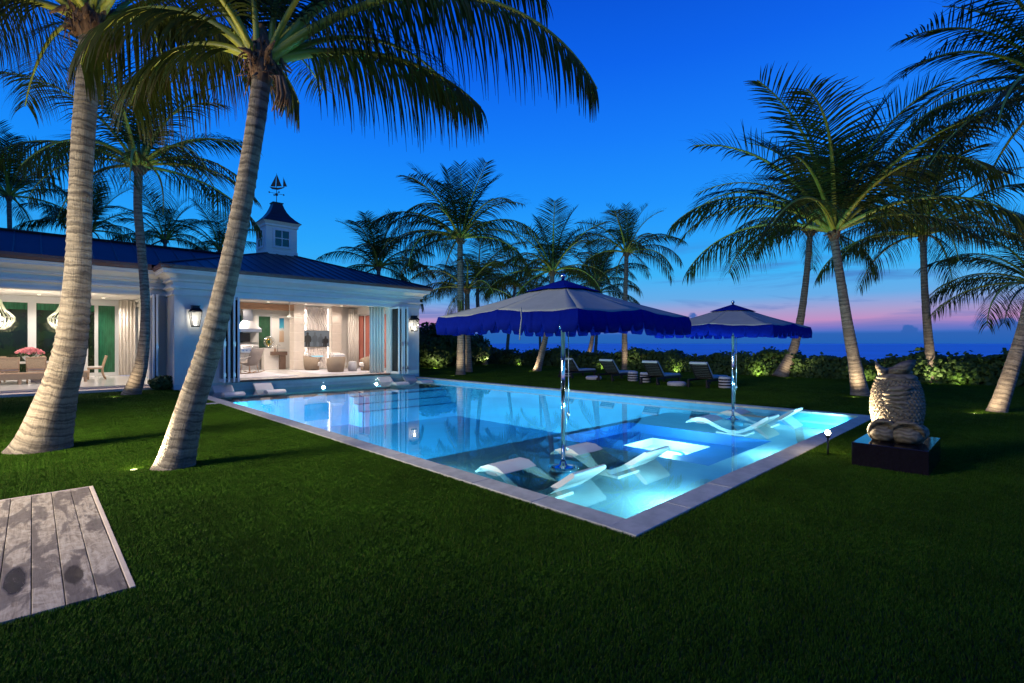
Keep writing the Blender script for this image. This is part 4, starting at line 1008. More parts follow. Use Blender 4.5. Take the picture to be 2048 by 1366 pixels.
# ================================================================ LAWN LOUNGERS
def sun_lounger(label,x,y):
    t_=thing('sun_lounger',label,'sun lounger',(x,y,0),'dark slatted sun loungers on the far lawn')
    def B(nm,mb,mt,bev=0): return obj(nm,mb,mt,t_,bevel=bev)
    w=.34
    for sy in (-1,1):
        B('side_rail',MB().box(x,x+1.95,y+sy*w-.025,y+sy*w+.025,.24,.31),M['darkwood'])
        B('leg',MB().box(x+.02,x+.09,y+sy*w-.03,y+sy*w+.03,0,.24),M['darkwood']); B('leg',MB().box(x+1.75,x+1.82,y+sy*w-.03,y+sy*w+.03,0,.24),M['darkwood'])
        B('wheel',MB().cyl((x+.055,y+sy*(w+.035),.075),(x+.055,y+sy*(w+.07),.075),.075,.075,14),M['black'])
    p0=Vector((x+.58,y,.33)); p1=Vector((x+.10,y,.88))
    fr=MB()
    for sy in (-1,1): fr.tube([(p0.x,y+sy*(w-.03),p0.z),(p1.x,y+sy*(w-.03),p1.z)],.025,4,smooth=False)
    B('back_frame',fr,M['darkwood'])
    for k in range(8):
        a=p0.lerp(p1,(k+.6)/8.2); dz=(p1-p0).normalized()*.032; n=Vector((dz.z,0,-dz.x)).normalized()*.008
        mb=MB(); V=[]
        for yy in (y-w+.01,y+w-.01):
            for q in (a-dz-n,a+dz-n,a+dz+n,a-dz+n): V.append((q.x,yy,q.z))
        mb.add(V,[(0,1,2,3),(7,6,5,4),(0,4,5,1),(1,5,6,2),(2,6,7,3),(3,7,4,0)]); B('slat',mb,M['darkwood'])
    # pad: folded top over the back, then along the seat
    pts=[(p1.x-.035,p1.z-.03),(p1.x-.04,p1.z+.05),(p1.x+.05,p1.z+.065),(p0.x+.09,p0.z+.07),(x+1.85,.40),(x+1.92,.37),(x+1.90,.325),(p0.x+.03,p0.z-.005),(p1.x+.03,p1.z+.005),(p1.x+.02,p1.z-.03)]
    B('pad',MB().prism(pts,'y',y-w+.015,y+w-.015),M['pad'],.015)
sun_lounger('dark slatted sun lounger farthest left on the lawn, partly behind the umbrella pole',17.55,14.62)
sun_lounger('dark slatted sun lounger second from the left, before the tall palm',17.28,12.24)
sun_lounger('dark slatted sun lounger third from the left, before the bright hedge light',16.92,9.96)
sun_lounger('dark slatted sun lounger farthest right, left of the far umbrella pole',17.05,8.1)
def drum(label,x,y):
    t_=thing('striped_drum_table',label,'side table',(x,y,0),'striped drum tables beside the sun loungers')
    obj('body',MB().lathe([(0,0),(.19,0),(.21,.06),(.21,.38),(.19,.42),(0,.42)],20,(x,y,0)),M['pad'],t_)
    for z in (.09,.19,.29): obj('band',MB().lathe([(.2105,z),(.219,z+.008),(.219,z+.042),(.2105,z+.05)],20,(x,y,0)),M['darkwood'],t_)
drum('striped drum table left of the near umbrella pole lounger',18.5,15.25); drum('striped drum table between the second and third sun loungers, left one',18.2,11.45)
drum('striped drum table behind the left arm of the third sun lounger',17.95,10.72); drum('striped drum table touching the far umbrella pole in the picture',17.75,7.40)
for lb,x,y in (('low pale round float ring under the second sun lounger',17.75,13.15),('low pale round float ring left of the fourth sun lounger',17.35,9.03)):
    o=thing('float_ring',lb,'float ring',(x,y,0),'pale float rings on the grass')
    obj('tube',MB().tube([(x+.27*math.cos(a*math.pi/10),y+.27*math.sin(a*math.pi/10),.085) for a in range(21)],.085,10,cap=False),M['pad'],o,fixn=False)
    obj('centre',MB().lathe([(0,.05),(.22,.05),(.22,.09),(0,.09)],20,(x,y,0)),M['cushion'],o)
# ================================================================ OWL ON PLINTH
pl=thing('plinth','low glossy black plinth on the turf under the carved owl','plinth',(8.3,1.17,0))
obj('block',MB().box(7.70,8.90,.78,1.56,-.03,.312),M['ebony'],pl,bevel=.008)
ow=thing('carved_owl','carved striped stone owl sculpture with pointed ears on the black plinth','sculpture',(8.28,1.17,.312))
OC=Vector((8.28,1.17,.312))
tw=Vector((-OC.x,-OC.y,0)).normalized(); rtv=Vector((tw.y*-1,tw.x,0)); rtv=Vector((-tw.y,tw.x,0))
if rtv.dot(Vector((RT[0],RT[1],0)))<0: rtv=-rtv
def OP(r,t_,z): return OC+rtv*r+tw*t_+Vector((0,0,z))
def blob(mb,c,ax,n=18,m=12,gro=0,gn=9):
    V=[]
    for i in range(m+1):
        ph=math.pi*i/m
        for k in range(n):
            th=2*math.pi*k/n; g=1+gro*math.sin(gn*ph)
            p=ax[0]*(math.sin(ph)*math.cos(th)*g)+ax[1]*(math.sin(ph)*math.sin(th)*g)+ax[2]*math.cos(ph); V.append(c+p)
    mb.add(V,[(i*n+k,i*n+(k+1)%n,(i+1)*n+(k+1)%n,(i+1)*n+k) for i in range(m) for k in range(n)],0,None,True); return mb
Z=Vector((0,0,1))
bodyp=[(.0,.02),(.17,.02),(.22,.10),(.262,.22),(.288,.36),(.292,.50),(.275,.64),(.245,.75),(.215,.83),(.185,.87),(0,.88)]
obj('body',MB().lathe(bodyp,36,OC),M['carving'],ow)
def rad_at(z):
    for (a,za),(b,zb) in zip(bodyp[1:],bodyp[2:]):
        if za<=z<=zb: return a+(b-a)*(z-za)/(zb-za)
    return .2
sc=MB()
for r_ in range(16):
    z=.16+.041*r_; nn=34
    for k in range(nn):
        th=2*math.pi*(k+.5*(r_%2))/nn; o=Vector((math.cos(th),math.sin(th),0)); s=Vector((-o.y,o.x,0)); rr=rad_at(z); r2=rad_at(z+.034)
        a=OC+o*(rr-.004)+Z*z; b=OC+o*(r2+.002)+Z*(z+.036); w=.019
        sc.add([a-s*w*.55,a+s*w*.55,b+s*w,b-s*w,a+o*.015+Z*.006],[(0,1,4),(1,2,4),(2,3,4),(3,0,4)])
obj('feathers',sc,M['carving'],ow)
obj('collar',blob(MB(),OP(.0,.02,.83),(rtv*.225,tw*.215,Z*.075)),M['carving'],ow)
obj('head',blob(MB(),OP(.0,-.03,.90),(rtv*.17,tw*.16,Z*.075)),M['carving'],ow)
def ear(pts,th,nm):
    # leaf-shaped lens between an outline and a bulged middle
    n=len(pts); c=sum((Vector((p[0],p[1])) for p in pts),Vector((0,0)))/n
    V=[OP(p[0],.09,p[1]) for p in pts]+[OP(c.x,.09+th,c.y),OP(c.x,.09-th,c.y)]
    mb=MB(); mb.add(V,[(i,(i+1)%n,n) for i in range(n)]+[((i+1)%n,i,n+1) for i in range(n)],0,None,True); obj(nm,mb,M['carving'],ow)
ear([(-.19,.84),(-.225,.96),(-.235,1.07),(-.17,.99),(-.09,.95),(-.07,.88),(-.11,.83)],.11,'ear')
ear([(-.12,.87),(-.07,.96),(.03,1.04),(.12,1.075),(.20,1.08),(.19,1.0),(.14,.91),(.05,.86),(-.04,.845)],.13,'ear')
wg=MB()
for i,(r,z,w,h,ti) in enumerate(((.03,.70,.14,.045,.3),(.0,.64,.15,.05,.2),(-.01,.58,.15,.05,.12),(.0,.52,.14,.045,.0),(.02,.47,.10,.04,-.2))):
    ax=(rtv*math.cos(ti)+Z*math.sin(ti)*.6); az=(Z*math.cos(ti)-rtv*math.sin(ti)*.6); blob(wg,OP(r+.0,.235,z),(ax*w,tw*.075,az*h),16,10)
obj('wing',wg,M['carving'],ow)
sw=MB()
for i in range(5):
    rr=.045+.028*i
    pts=[OP(.02+rr*math.cos(a),.255-.012*i,.34+rr*.9*math.sin(a)) for a in [R(-40+14*k) for k in range(13)]]
    sw.tube(pts,[.010+.008*math.sin(math.pi*k/12) for k in range(13)],7)
obj('tail_swirl',sw,M['carving'],ow,fixn=False)
def shell(cr,ct,w,dirr):
    mb=MB()
    for i in range(7):
        k=i/6; rr=w*(1-.62*k)
        pts=[OP(cr+rr*math.cos(a)*.95,ct+.03-.02*i*.3+.10*math.sin(a)*(1-k),.13+.155*(1-.5*k)*max(-.75,math.sin(a))) for a in [R(-180+360*j/24) for j in range(25)]]
        mb.tube(pts,.028,7,cap=False)
    blob(mb,OP(cr,ct,.115),(rtv*w*.98,tw*.16,Z*.115),18,12,.03,14)
    return mb
obj('tail_lobe',shell(-.14,.20,.155,1),M['carving'],ow,fixn=False); obj('tail_lobe',shell(.10,.22,.175,-1),M['carving'],ow,fixn=False)
obj('tail_lobe',blob(MB(),OP(.20,-.06,.12),(rtv*.14,tw*.16,Z*.12),18,12,.03,14),M['carving'],ow)
# ================================================================ WALL LANTERNS
def lantern(label,x,y,z0,z1,s=1.0,e=7):
    t_=thing('wall_lantern',label,'lantern',(x,y,z0),'black wall lanterns on the pool house')
    yc=y-.24; h=z1-z0; zt=z0+h*.74
    def frus(w0,za,w1,zb): return [(x+sx*w,yc+sy*w,z) for w,z in ((w0,za),(w1,zb)) for sx,sy in ((-1,-1),(1,-1),(1,1),(-1,1))]
    fr=MB(); F4=[(i,(i+1)%4,4+(i+1)%4,4+i) for i in range(4)]
    a=frus(.10,z0+.03,.165,zt)
    for i in range(4): fr.tube([a[i],a[4+i]],.011,5)
    for lo,zz in ((.10,z0+.03),(.165,zt)):
        P=frus(lo,zz,lo,zz)[:4]
        for i in range(4): fr.tube([P[i],P[(i+1)%4]],.012,5)
    obj('cage',fr,M['black'],t_,fixn=False)
    hd=MB(); hd.add(frus(.185,zt,.11,zt+.10)+[],F4+[(3,2,1,0)]); hd.add(frus(.11,zt+.10,.10,z1-.02),F4+[(4,5,6,7)]); hd.box(x-.125,x+.125,yc-.125,yc+.125,z1-.019,z1)
    obj('hood',hd,M['black'],t_)
    obj('floor_plate',MB().box(x-.11,x+.11,yc-.11,yc+.11,z0,z0+.02),M['black'],t_)
    obj('bracket',MB().tube([(x,y,z1-.10),(x,yc+.11,z1-.10)],.025,8).box(x-.05,x+.05,y-.02,y-.002,z1-.22,z1-.02),M['black'],t_)
    g=MB(); g.add(frus(.092,z0+.04,.155,zt-.01),F4); obj('glass',g,M['lampglass'],t_)
    obj('flame_tube',MB().lathe([(0,0),(.03,0),(.032,.05),(.03,.19),(0,.20)],12,(x,yc,z0+.03)),M['candle'],t_)
    lamp('lantern_lamp','POINT',(x,yc,z0+.42*h),e,(1,.95,.85),t_,.05)
lantern('black wall lantern on the left pier of the pool house',4.02,Y0,2.17,2.90)
lantern('black wall lantern on the right pier of the pool house',12.80,Y0,2.17,2.90)
# ================================================================ POOL HOUSE INTERIOR
tv=thing('television','flat screen on the wave panel showing a grey picture of four dark figures','television',(10.86,26.25,1.43))
obj('casing',MB().box(10.12,11.60,26.24,26.30,1.42,2.29),M['black'],tv,bevel=.006)
M['screen']=mat('screen',(.05,.05,.05),.25,emit=(.09,.115,.14),estr=1.0)
M['figure']=mat('screen_figure',(.01,.01,.01),.3,emit=(.006,.008,.01),estr=1.0)
M['figure2']=mat('screen_figure_grey',(.02,.02,.02),.3,emit=(.05,.065,.08),estr=1.0)
obj('screen',MB().box(10.14,11.58,26.232,26.239,1.44,2.27),M['screen'],tv)
def fig(cx,b,h,w,mt,lean=0):
    pts=[(-.40,0),(-.44,.34),(-.70,.30),(-.78,.50),(-.66,.70),(-.30,.775),(-.17,.80),(-.24,.88),(-.20,.96),(0,1.0),(.20,.96),(.24,.88),(.17,.80),(.34,.77),(.66,.69),(.76,.48),(.66,.30),(.44,.34),(.42,0),(.06,0),(0,.30),(-.06,0)]
    obj('picture_figure',MB().prism([(cx+p[0]*w+lean*p[1],b+p[1]*h) for p in pts],'y',26.222,26.231),M[mt],tv)
fig(10.42,1.44,.76,.27,'figure'); fig(10.80,1.44,.78,.20,'figure2'); fig(11.12,1.44,.70,.20,'figure2'); fig(11.34,1.44,.56,.24,'figure',.05)
fp=thing('linear_fireplace','slim pale blue burner ledge below the television','fireplace',(10.85,26.2,.85))
obj('ledge',MB().box(10.45,11.3,26.12,26.30,.86,.98),M['floor_stone'],fp); obj('burner',MB().box(10.55,11.2,26.11,26.118,.90,.95),mat('burner_glow',(.1,.3,.4),.3,emit=(.35,.75,.9),estr=.8),fp)
def barrel_chair(label,x,y,rot,blue=False):
    t_=thing('wicker_armchair',label,'armchair',(x,y,FZ),'woven barrel armchairs in the pool house',rot)
    mb=MB(); N=26; V=[]
    for i in range(N+1):
        a=R(-140+280*i/N)+math.pi*1.5   # back at local -y
        k=abs(i/N-.5)*2; h=.74-.22*max(0,(k-.35)/.65)**1.4
        for r,z in ((.36,.03),(.41,.3),(.43,h),(.385,h),(.365,.3),(.32,.03)): V.append((r*math.cos(a),r*math.sin(a),z))
    mb.add(V,[(6*i+j,6*i+(j+1)%6,6*(i+1)+(j+1)%6,6*(i+1)+j) for i in range(N) for j in range(6)],0,None,True)
    mb.add(V[:6],[(0,1,2,3,4,5)]); mb.add(V[-6:],[(5,4,3,2,1,0)])
    def loc(nm,m,mt,bev=0):
        me=m.mesh(nm,[mt]); recalc(me); o=bpy.data.objects.new(nm,me); COL.objects.link(o); o.parent=t_
        if bev: b=o.modifiers.new('bevel','BEVEL'); b.width=bev; b.segments=3
        return o
    loc('shell',mb,M['wicker']); loc('base',MB().lathe([(0,0),(.30,0),(.34,.04),(.33,.20),(0,.20)],20),M['wicker'])
    loc('seat_cushion',MB().box(-.29,.29,-.27,.36,.22,.42),M['cushion'],.05)
    loc('back_cushion',MB().box(-.29,.29,-.33,-.16,.42,.88),M['cushion'],.06)
    if blue: loc('pillow',MB().box(-.2,.2,-.16,-.05,.43,.70),M['bluecushion'],.05)
barrel_chair('woven barrel armchair seen from behind in the middle of the pool house',10.37,22.75,R(8))
barrel_chair('woven barrel armchair with a navy pillow left of the others, before the television wall',10.25,25.2,R(-118),True)
barrel_chair('woven barrel armchair with a blue pillow farthest back by the right pier',11.55,25.2,R(178),True)
barrel_chair('woven barrel armchair at the right, half behind the curtain',12.1,22.9,R(80))
sd=thing('side_table','small pale drum side table between the armchairs','side table',(11.22,22.75,FZ))
obj('body',MB().lathe([(0,0),(.20,0),(.23,.2),(.19,.46),(.17,.48),(0,.48)],20,(11.22,22.75,FZ)),M['pad'],sd); obj('tray',MB().lathe([(0,.481),(.165,.481),(.165,.495),(0,.495)],20,(11.22,22.75,FZ)),M['bowl'],sd)
cf=thing('coffee_table','low white coffee table before the armchairs','coffee table',(11.0,24.0,FZ))
obj('top',MB().box(10.65,11.4,23.75,24.35,FZ+.30,FZ+.36),M['floor_stone'],cf,bevel=.01); obj('pedestal',MB().box(10.8,11.25,23.9,24.2,FZ+.013,FZ+.30),M['white_plaster'],cf)
struct(tag(obj('area_rug',MB().box(9.15,12.6,21.6,25.7,FZ+.001,FZ+.012),M['rug']),'grey rug under the barrel armchairs','rug'))
struct(tag(obj('kitchen_rug',MB().box(5.7,8.0,21.2,25.2,FZ+.001,FZ+.012),M['rug']),'grey rug under the rocking chair','rug'))
# rocking chair
rc=thing('rocking_chair','taupe shell rocking chair with wooden runners at the left of the pool house','rocking chair',(7.0,24.2,FZ+.012),None,R(35))
def L_(t_,nm,m,mt,bev=0,thick=0):
    me=m.mesh(nm,[mt]); recalc(me); o=bpy.data.objects.new(nm,me); COL.objects.link(o); o.parent=t_
    if thick: b=o.modifiers.new('t','SOLIDIFY'); b.thickness=thick; b.offset=0
    if bev: b=o.modifiers.new('bevel','BEVEL'); b.width=bev; b.segments=3
    return o
sh=MB(); V=[]; pf=[(.40,.50),(.30,.44),(.0,.36),(-.22,.38),(-.34,.55),(-.46,.85),(-.56,1.12)]
for i,(y_,z_) in enumerate(pf):
    for j in range(9):
        s=(j/8-.5)*2; wv=.36+(.04 if i>3 else 0); V.append((s*wv,y_+.10*abs(s)**2.2*(1 if i>3 else .2),z_+.12*abs(s)**2.4*(1 if i<5 else .3)))
sh.add(V,[(i*9+j,i*9+j+1,(i+1)*9+j+1,(i+1)*9+j) for i in range(6) for j in range(8)],0,None,True)
L_(rc,'shell',sh,M['taupe'],0,.04)
for s in (-1,1):
    L_(rc,'runner',MB().tube([(s*.27,.50,.10),(s*.27,.25,.03),(s*.27,-.05,.018),(s*.27,-.35,.05),(s*.27,-.58,.14)],.018,6),M['wood'])
    L_(rc,'leg',MB().tube([(s*.27,.22,.03),(s*.25,.18,.40)],.016,6),M['wood']); L_(rc,'leg',MB().tube([(s*.27,-.28,.04),(s*.25,-.2,.40)],.016,6),M['wood'])
    L_(rc,'arm',MB().tube([(s*.36,.38,.52),(s*.42,.30,.66),(s*.42,-.1,.70),(s*.39,-.38,.78)],.016,6),M['cushion'])
# kitchen
hd=thing('range_hood','stainless steel flared range hood with tall duct','range hood',(8.06,28.1,2.2))
F4=[(i,(i+1)%4,4+(i+1)%4,4+i) for i in range(4)]
def fr2(a,za,b,zb,cx=8.06,cyy=28.22):
    return [(cx+sx*w,cyy+sy*w*.6,z) for w,z in ((a,za),(b,zb)) for sx,sy in ((-1,-1),(1,-1),(1,1),(-1,1))]
mb=MB(); mb.add(fr2(.60,2.20,.60,2.36),F4+[(3,2,1,0)]); mb.add(fr2(.60,2.36,.23,2.78),F4); obj('canopy',mb,M['steel'],hd)
mb=MB(); mb.add(fr2(.23,2.78,.23,CE-.003),F4); obj('duct',mb,M['steel'],hd)
gr=thing('built_in_grill','stainless built-in grill below the hood on a stone counter','grill',(8.0,28.1,FZ))
obj('counter',MB().box(6.6,8.55,27.75,KY-.004,FZ,1.12),M['granite'],gr); obj('grill_body',MB().box(7.6,8.52,27.68,28.4,1.125,1.36),M['steel'],gr,bevel=.02)
obj('lid',MB().prism([(27.72,1.365),(27.80,1.56),(28.0,1.66),(28.35,1.66),(28.4,1.365)],'x',7.62,8.5),M['steel'],gr,bevel=.02)
obj('handle',MB().tube([(7.68,27.66,1.44),(8.44,27.66,1.44)],.018,8),M['chrome'],gr)
for k in range(5): obj('knob',MB().cyl((7.72+.17*k,27.68,1.24),(7.72+.17*k,27.645,1.24),.03,.03,10),M['chrome'],gr)
obj('backsplash',MB().box(7.62,8.30,KY-.06,KY-.005,1.70,2.16),M['black'],gr)
kc=thing('kitchen_island','cream kitchen island with a dark wooden sink ledge','kitchen island',(9.0,27.6,FZ))
obj('cabinet',MB().box(8.62,9.66,27.35,27.95,FZ,1.32),M['cream'],kc,bevel=.01); obj('top',MB().box(8.6,9.67,27.33,27.97,1.322,1.37),M['bowl'],kc,bevel=.008)
obj('ledge',MB().box(8.92,9.67,27.02,27.345,.98,1.18),M['walnut'],kc,bevel=.008); obj('leg_panel',MB().box(9.35,9.62,27.1,27.33,FZ,.975),M['walnut'],kc)
obj('faucet',MB().tube([(9.25,27.25,1.18),(9.25,27.25,1.5),(9.29,27.25,1.56),(9.36,27.25,1.55),(9.38,27.25,1.47)],.014,8),M['chrome'],kc,fixn=False)
bt=thing('amber_bottle','small amber bottle on the wooden sink ledge','bottle',(9.08,27.12,1.18)); obj('glass',MB().lathe([(0,0),(.04,0),(.04,.13),(.016,.17),(.016,.22),(0,.22)],12,(9.08,27.12,1.181)),M['wood'],bt)
rs=thing('ring_sculpture','gold and silver ring sculpture standing on the kitchen island','sculpture',(8.95,27.6,1.37))
for k in range(9):
    r_=.10+.022*k; tl=.25*math.sin(k*2.1)
    pts=[(8.95+r_*math.cos(a)*.95+.012*math.sin(k),27.6+tl*r_*math.sin(a+k),1.685+r_*math.sin(a)*1.08) for a in [R(18*j) for j in range(21)]]
    obj('ring',MB().tube(pts,.009,5,cap=False),mat('gold%d'%k,(.75,.55,.12) if k<4 else (.75,.74,.70),.25,1.0),rs,fixn=False)
obj('stand',MB().box(8.88,9.02,27.54,27.66,1.371,1.41),M['black'],rs)
pn=thing('beach_painting','narrow upright painting of blue sea above sand on the kitchen wall','painting',(9.93,KY-.02,1.69))
M['paint']=bpy.data.materials.new('painted_beach'); M['paint'].use_nodes=True; q=NT(M['paint'].node_tree); b=M['paint'].node_tree.nodes['Principled BSDF']
c=q.n('ShaderNodeTexCoord').outputs['Object']; s_=q.n('ShaderNodeSeparateXYZ'); q.l(c,s_.inputs[0])
zz=q.m('ADD',q.m('DIVIDE',s_.outputs[2],1.32),q.m('MULTIPLY',q.m('SUBTRACT',q.noise(c,9,4),.5),.25))
q.l(q.ramp(zz,[(0,(.62,.42,.26)),(.45,(.70,.52,.38)),(.52,(.75,.78,.75)),(.58,(.08,.42,.55)),(1,(.01,.18,.38))]),b.inputs['Base Color'])
obj('canvas',MB().box(9.80,10.04,KY-.03,KY-.004,1.68,3.0),M['paint'],pn)
# ceiling fan
cf=thing('ceiling_fan','white three-blade ceiling fan in the pool house','ceiling fan',(8.9,24.6,3.1))
obj('rod',MB().cyl((8.9,24.6,2.95),(8.9,24.6,CE),.018,.018,8),M['trim'],cf); obj('motor',MB().lathe([(0,0),(.05,.0),(.11,.05),(.11,.10),(.03,.20),(0,.2)],16,(8.9,24.6,2.80)),M['trim'],cf)
for k in range(3):
    a=R(25+120*k); d=Vector((math.cos(a),math.sin(a),0)); s=Vector((-d.y,d.x,0)); c=Vector((8.9,24.6,2.86)); V=[]
    for r_,w in ((.10,.04),(.3,.08),(.8,.06)):
        for sg in (-1,1):
            for zz in (-.006,.006): V.append(c+d*r_+s*w*sg+Vector((0,0,zz+.012*sg)))
    mb=MB()
    for i in range(2):
        o=4*i; mb.add([V[o+j] for j in range(8)],[(0,2,6,4),(1,5,7,3),(0,4,5,1),(2,3,7,6)])
    obj('blade',mb,M['trim'],cf)
# recessed ceiling lights
def downlight(label,x,y,z,e,col=(1,.87,.77)):
    t_=thing('ceiling_light',label,'ceiling light',(x,y,z-.02),'recessed ceiling lights')
    obj('trim_ring',MB().lathe([(.075,0),(.10,0),(.10,.018),(.075,.018)],18,(x,y,z-.02)),M['trim'],t_); obj('lens',MB().lathe([(0,0),(.074,0),(.074,.01),(0,.01)],16,(x,y,z-.014)),M['downlight'],t_)
    l=lamp('ceiling_lamp','SPOT',(x,y,z-.03),e,col,t_,.12,(x,y,0),150,.6)
kk=0
for x in (6.3,8.2,10.0,11.9):
    for y in (21.5,23.6,25.4):
        kk+=1; downlight('recessed ceiling light in the pool house, row %s from the opening, %s from the left'%({21.5:'first',23.6:'second',25.4:'third'}[y],{6.3:'first',8.2:'second',10.0:'third',11.9:'fourth'}[x]),x,y,CE,250 if y<25 else 110)
for x,nm in ((6.4,'left'),(8.0,'middle'),(9.3,'right')): downlight('recessed ceiling light over the kitchen, '+nm,x,27.5,CE,220)
# ================================================================ DINING ROOM
dt=thing('dining_table','long white stone dining table in the dining wing','dining table',(-1.2,26.2,DF))
obj('top',MB().box(-3.6,1.35,25.75,26.75,DF+.70,DF+.77),M['floor_stone'],dt,bevel=.012)
for x in (-2.6,.3): obj('pedestal',MB().box(x-.35,x+.35,26.0,26.5,DF,DF+.70),M['white_plaster'],dt)
def dchair(label,x,y,rot):
    t_=thing('dining_chair',label,'dining chair',(x,y,DF),'pale wood cane-back dining chairs',rot)
    for s in (-1,1):
        L_(t_,'leg',MB().tube([(s*.24,.24,0),(s*.23,.22,.44)],.022,6),M['palewood']); L_(t_,'leg',MB().tube([(s*.24,-.30,0),(s*.23,-.22,.22),(s*.24,-.20,.45),(s*.25,-.28,.75),(s*.26,-.33,.93)],.024,6),M['palewood'])
    L_(t_,'seat',MB().box(-.26,.26,-.23,.26,.42,.47),M['palewood'],.008); L_(t_,'cushion',MB().box(-.24,.24,-.20,.25,.47,.53),M['cushion'],.02)
    L_(t_,'top_rail',MB().box(-.28,.28,-.355,-.305,.90,.955),M['palewood'],.01)
    w=MB(); 
    w.add([(-.235,-.245,.56),(.235,-.245,.56),(.24,-.325,.90),(-.24,-.325,.90)],[(0,1,2,3)]); L_(t_,'cane_back',w,M['cane'],0,.012)
    L_(t_,'lower_rail',MB().box(-.25,.25,-.255,-.215,.52,.56),M['palewood'],.006)
for i,x in enumerate((-2.0,-1.3,-.6,.10,.80)):
    dchair(['cane-back dining chair fifth from the right on the near table side','cane-back dining chair fourth from the right on the near table side','cane-back dining chair left of the flower bowl, near side','cane-back dining chair right below the flower bowl, near side','cane-back dining chair half hidden by the thick palm trunk, near side'][i],x,25.55,0)
dchair('cane-back dining chair at the right end of the table, seen from the side',1.85,26.2,R(90))
for i,x in enumerate((-1.0,.1,.9)):
    dchair('cane-back dining chair on the far table side, %s'%('left','middle','right')[i],x,27.0,R(180))
bn=thing('cane_bench','long woven-front bench on the near side of the dining table','bench',(-.6,24.9,DF))
obj('seat',MB().box(-2.8,1.55,24.72,25.12,DF+.36,DF+.41),M['palewood'],bn,bevel=.01)
obj('woven_apron',MB().box(-2.75,1.5,24.73,24.76,DF+.16,DF+.359),M['wicker'],bn)
for x in (-2.7,-1.3,-.35,.45,1.42): 
    for y in (24.76,25.04): obj('leg',MB().box(x,x+.07,y,y+.06,DF,DF+.36),M['palewood'],bn)
fb=thing('flower_bowl','scalloped white bowl of pink flowers on the dining table','flower bowl',(-.06,26.15,DF+.77))
V=[];nb=32
for i,(r_,z) in enumerate(((.12,0),(.18,.10),(.26,.22),(.30,.29))):
    for k in range(nb):
        a=2*math.pi*k/nb; V.append((-.06+r_*(1+.04*math.cos(8*a)*(i/3))*math.cos(a),26.15+r_*math.sin(a)*.7,DF+.77+z+.03*math.cos(8*a)*(i/3)))
mb=MB(); mb.add(V,[(i*nb+k,i*nb+(k+1)%nb,(i+1)*nb+(k+1)%nb,(i+1)*nb+k) for i in range(3) for k in range(nb)],0,None,True)
o=obj('bowl',mb,M['bowl'],fb); o.modifiers.new('t','SOLIDIFY').thickness=.012
def flowers(rg):
    a=rg.uniform(0,6.28); r_=.40*math.sqrt(rg.random()); z=DF+1.06+.20*(1-(r_/.42)**2)+rg.uniform(-.04,.05); return Vector((-.06+r_*math.cos(a),26.15+r_*.7*math.sin(a),z)),Vector((0,-.5,1))
tag(obj('blossoms',leaves(420,flowers,77,.02,.038),M['petal'],fb,fixn=False),kind='stuff')
def greens(rg):
    a=rg.uniform(0,6.28); r_=.36*math.sqrt(rg.random()); return Vector((-.06+r_*math.cos(a),26.15+r_*.7*math.sin(a),DF+1.02+rg.uniform(-.05,.08))),Vector((0,-.3,1))
tag(obj('foliage',leaves(160,greens,78,.03,.05),M['green'],fb,fixn=False),kind='stuff')
M['bead']=mat('bead_strand',(.80,.80,.62),.35,emit=(.85,.9,.6),estr=.12)
def chandelier(label,x):
    t_=thing('bead_chandelier',label,'chandelier',(x,26.1,2.05),'bell-shaped bead chandeliers over the dining table')
    y=26.1
    pr=[(.10,3.22),(.13,3.05),(.22,2.85),(.38,2.68),(.46,2.58)]; pr2=[(.46,2.58),(.44,2.42),(.34,2.24),(.18,2.12)]
    for k in range(22):
        a=2*math.pi*k/22; c,s=math.cos(a),math.sin(a)
        st=MB().tube([(x+r_*c,y+r_*s,z) for r_,z in pr],.014,5); st.tube([(x+r_*c,y+r_*s,z) for r_,z in pr2],.018,5); obj('bead_strand',st,M['bead'],t_,fixn=False)
    for r_,z in ((.46,2.58),(.34,2.24),(.10,3.22)): obj('hoop',MB().tube([(x+r_*math.cos(R(18*j)),y+r_*math.sin(R(18*j)),z) for j in range(21)],.012,6,cap=False),M['steel'],t_,fixn=False)
    obj('stem',MB().cyl((x,y,3.22),(x,y,3.58),.012,.012,8),M['steel'],t_)
    for k in range(4):
        a=R(45+90*k); obj('bulb',MB().lathe([(0,0),(.03,.02),(.035,.06),(0,.11)],10,(x+.18*math.cos(a),y+.18*math.sin(a),2.46)),M['candle'],t_)
    lamp('chandelier_lamp','POINT',(x,y,2.44),85,(1,.90,.74),t_,.12)
chandelier('bell-shaped bead chandelier at the left edge over the dining table',-.92); chandelier('bell-shaped bead chandelier partly behind the thick palm trunk',.88)
for i,x in enumerate((-4.5,-2.2,.2,2.2)):
    for y,nm in ((22.8,'front'),(27.6,'back')): downlight('recessed dining room ceiling light, %s row, %s from the left'%(nm,('first','second','third','fourth')[i]),x,y,3.58,240)
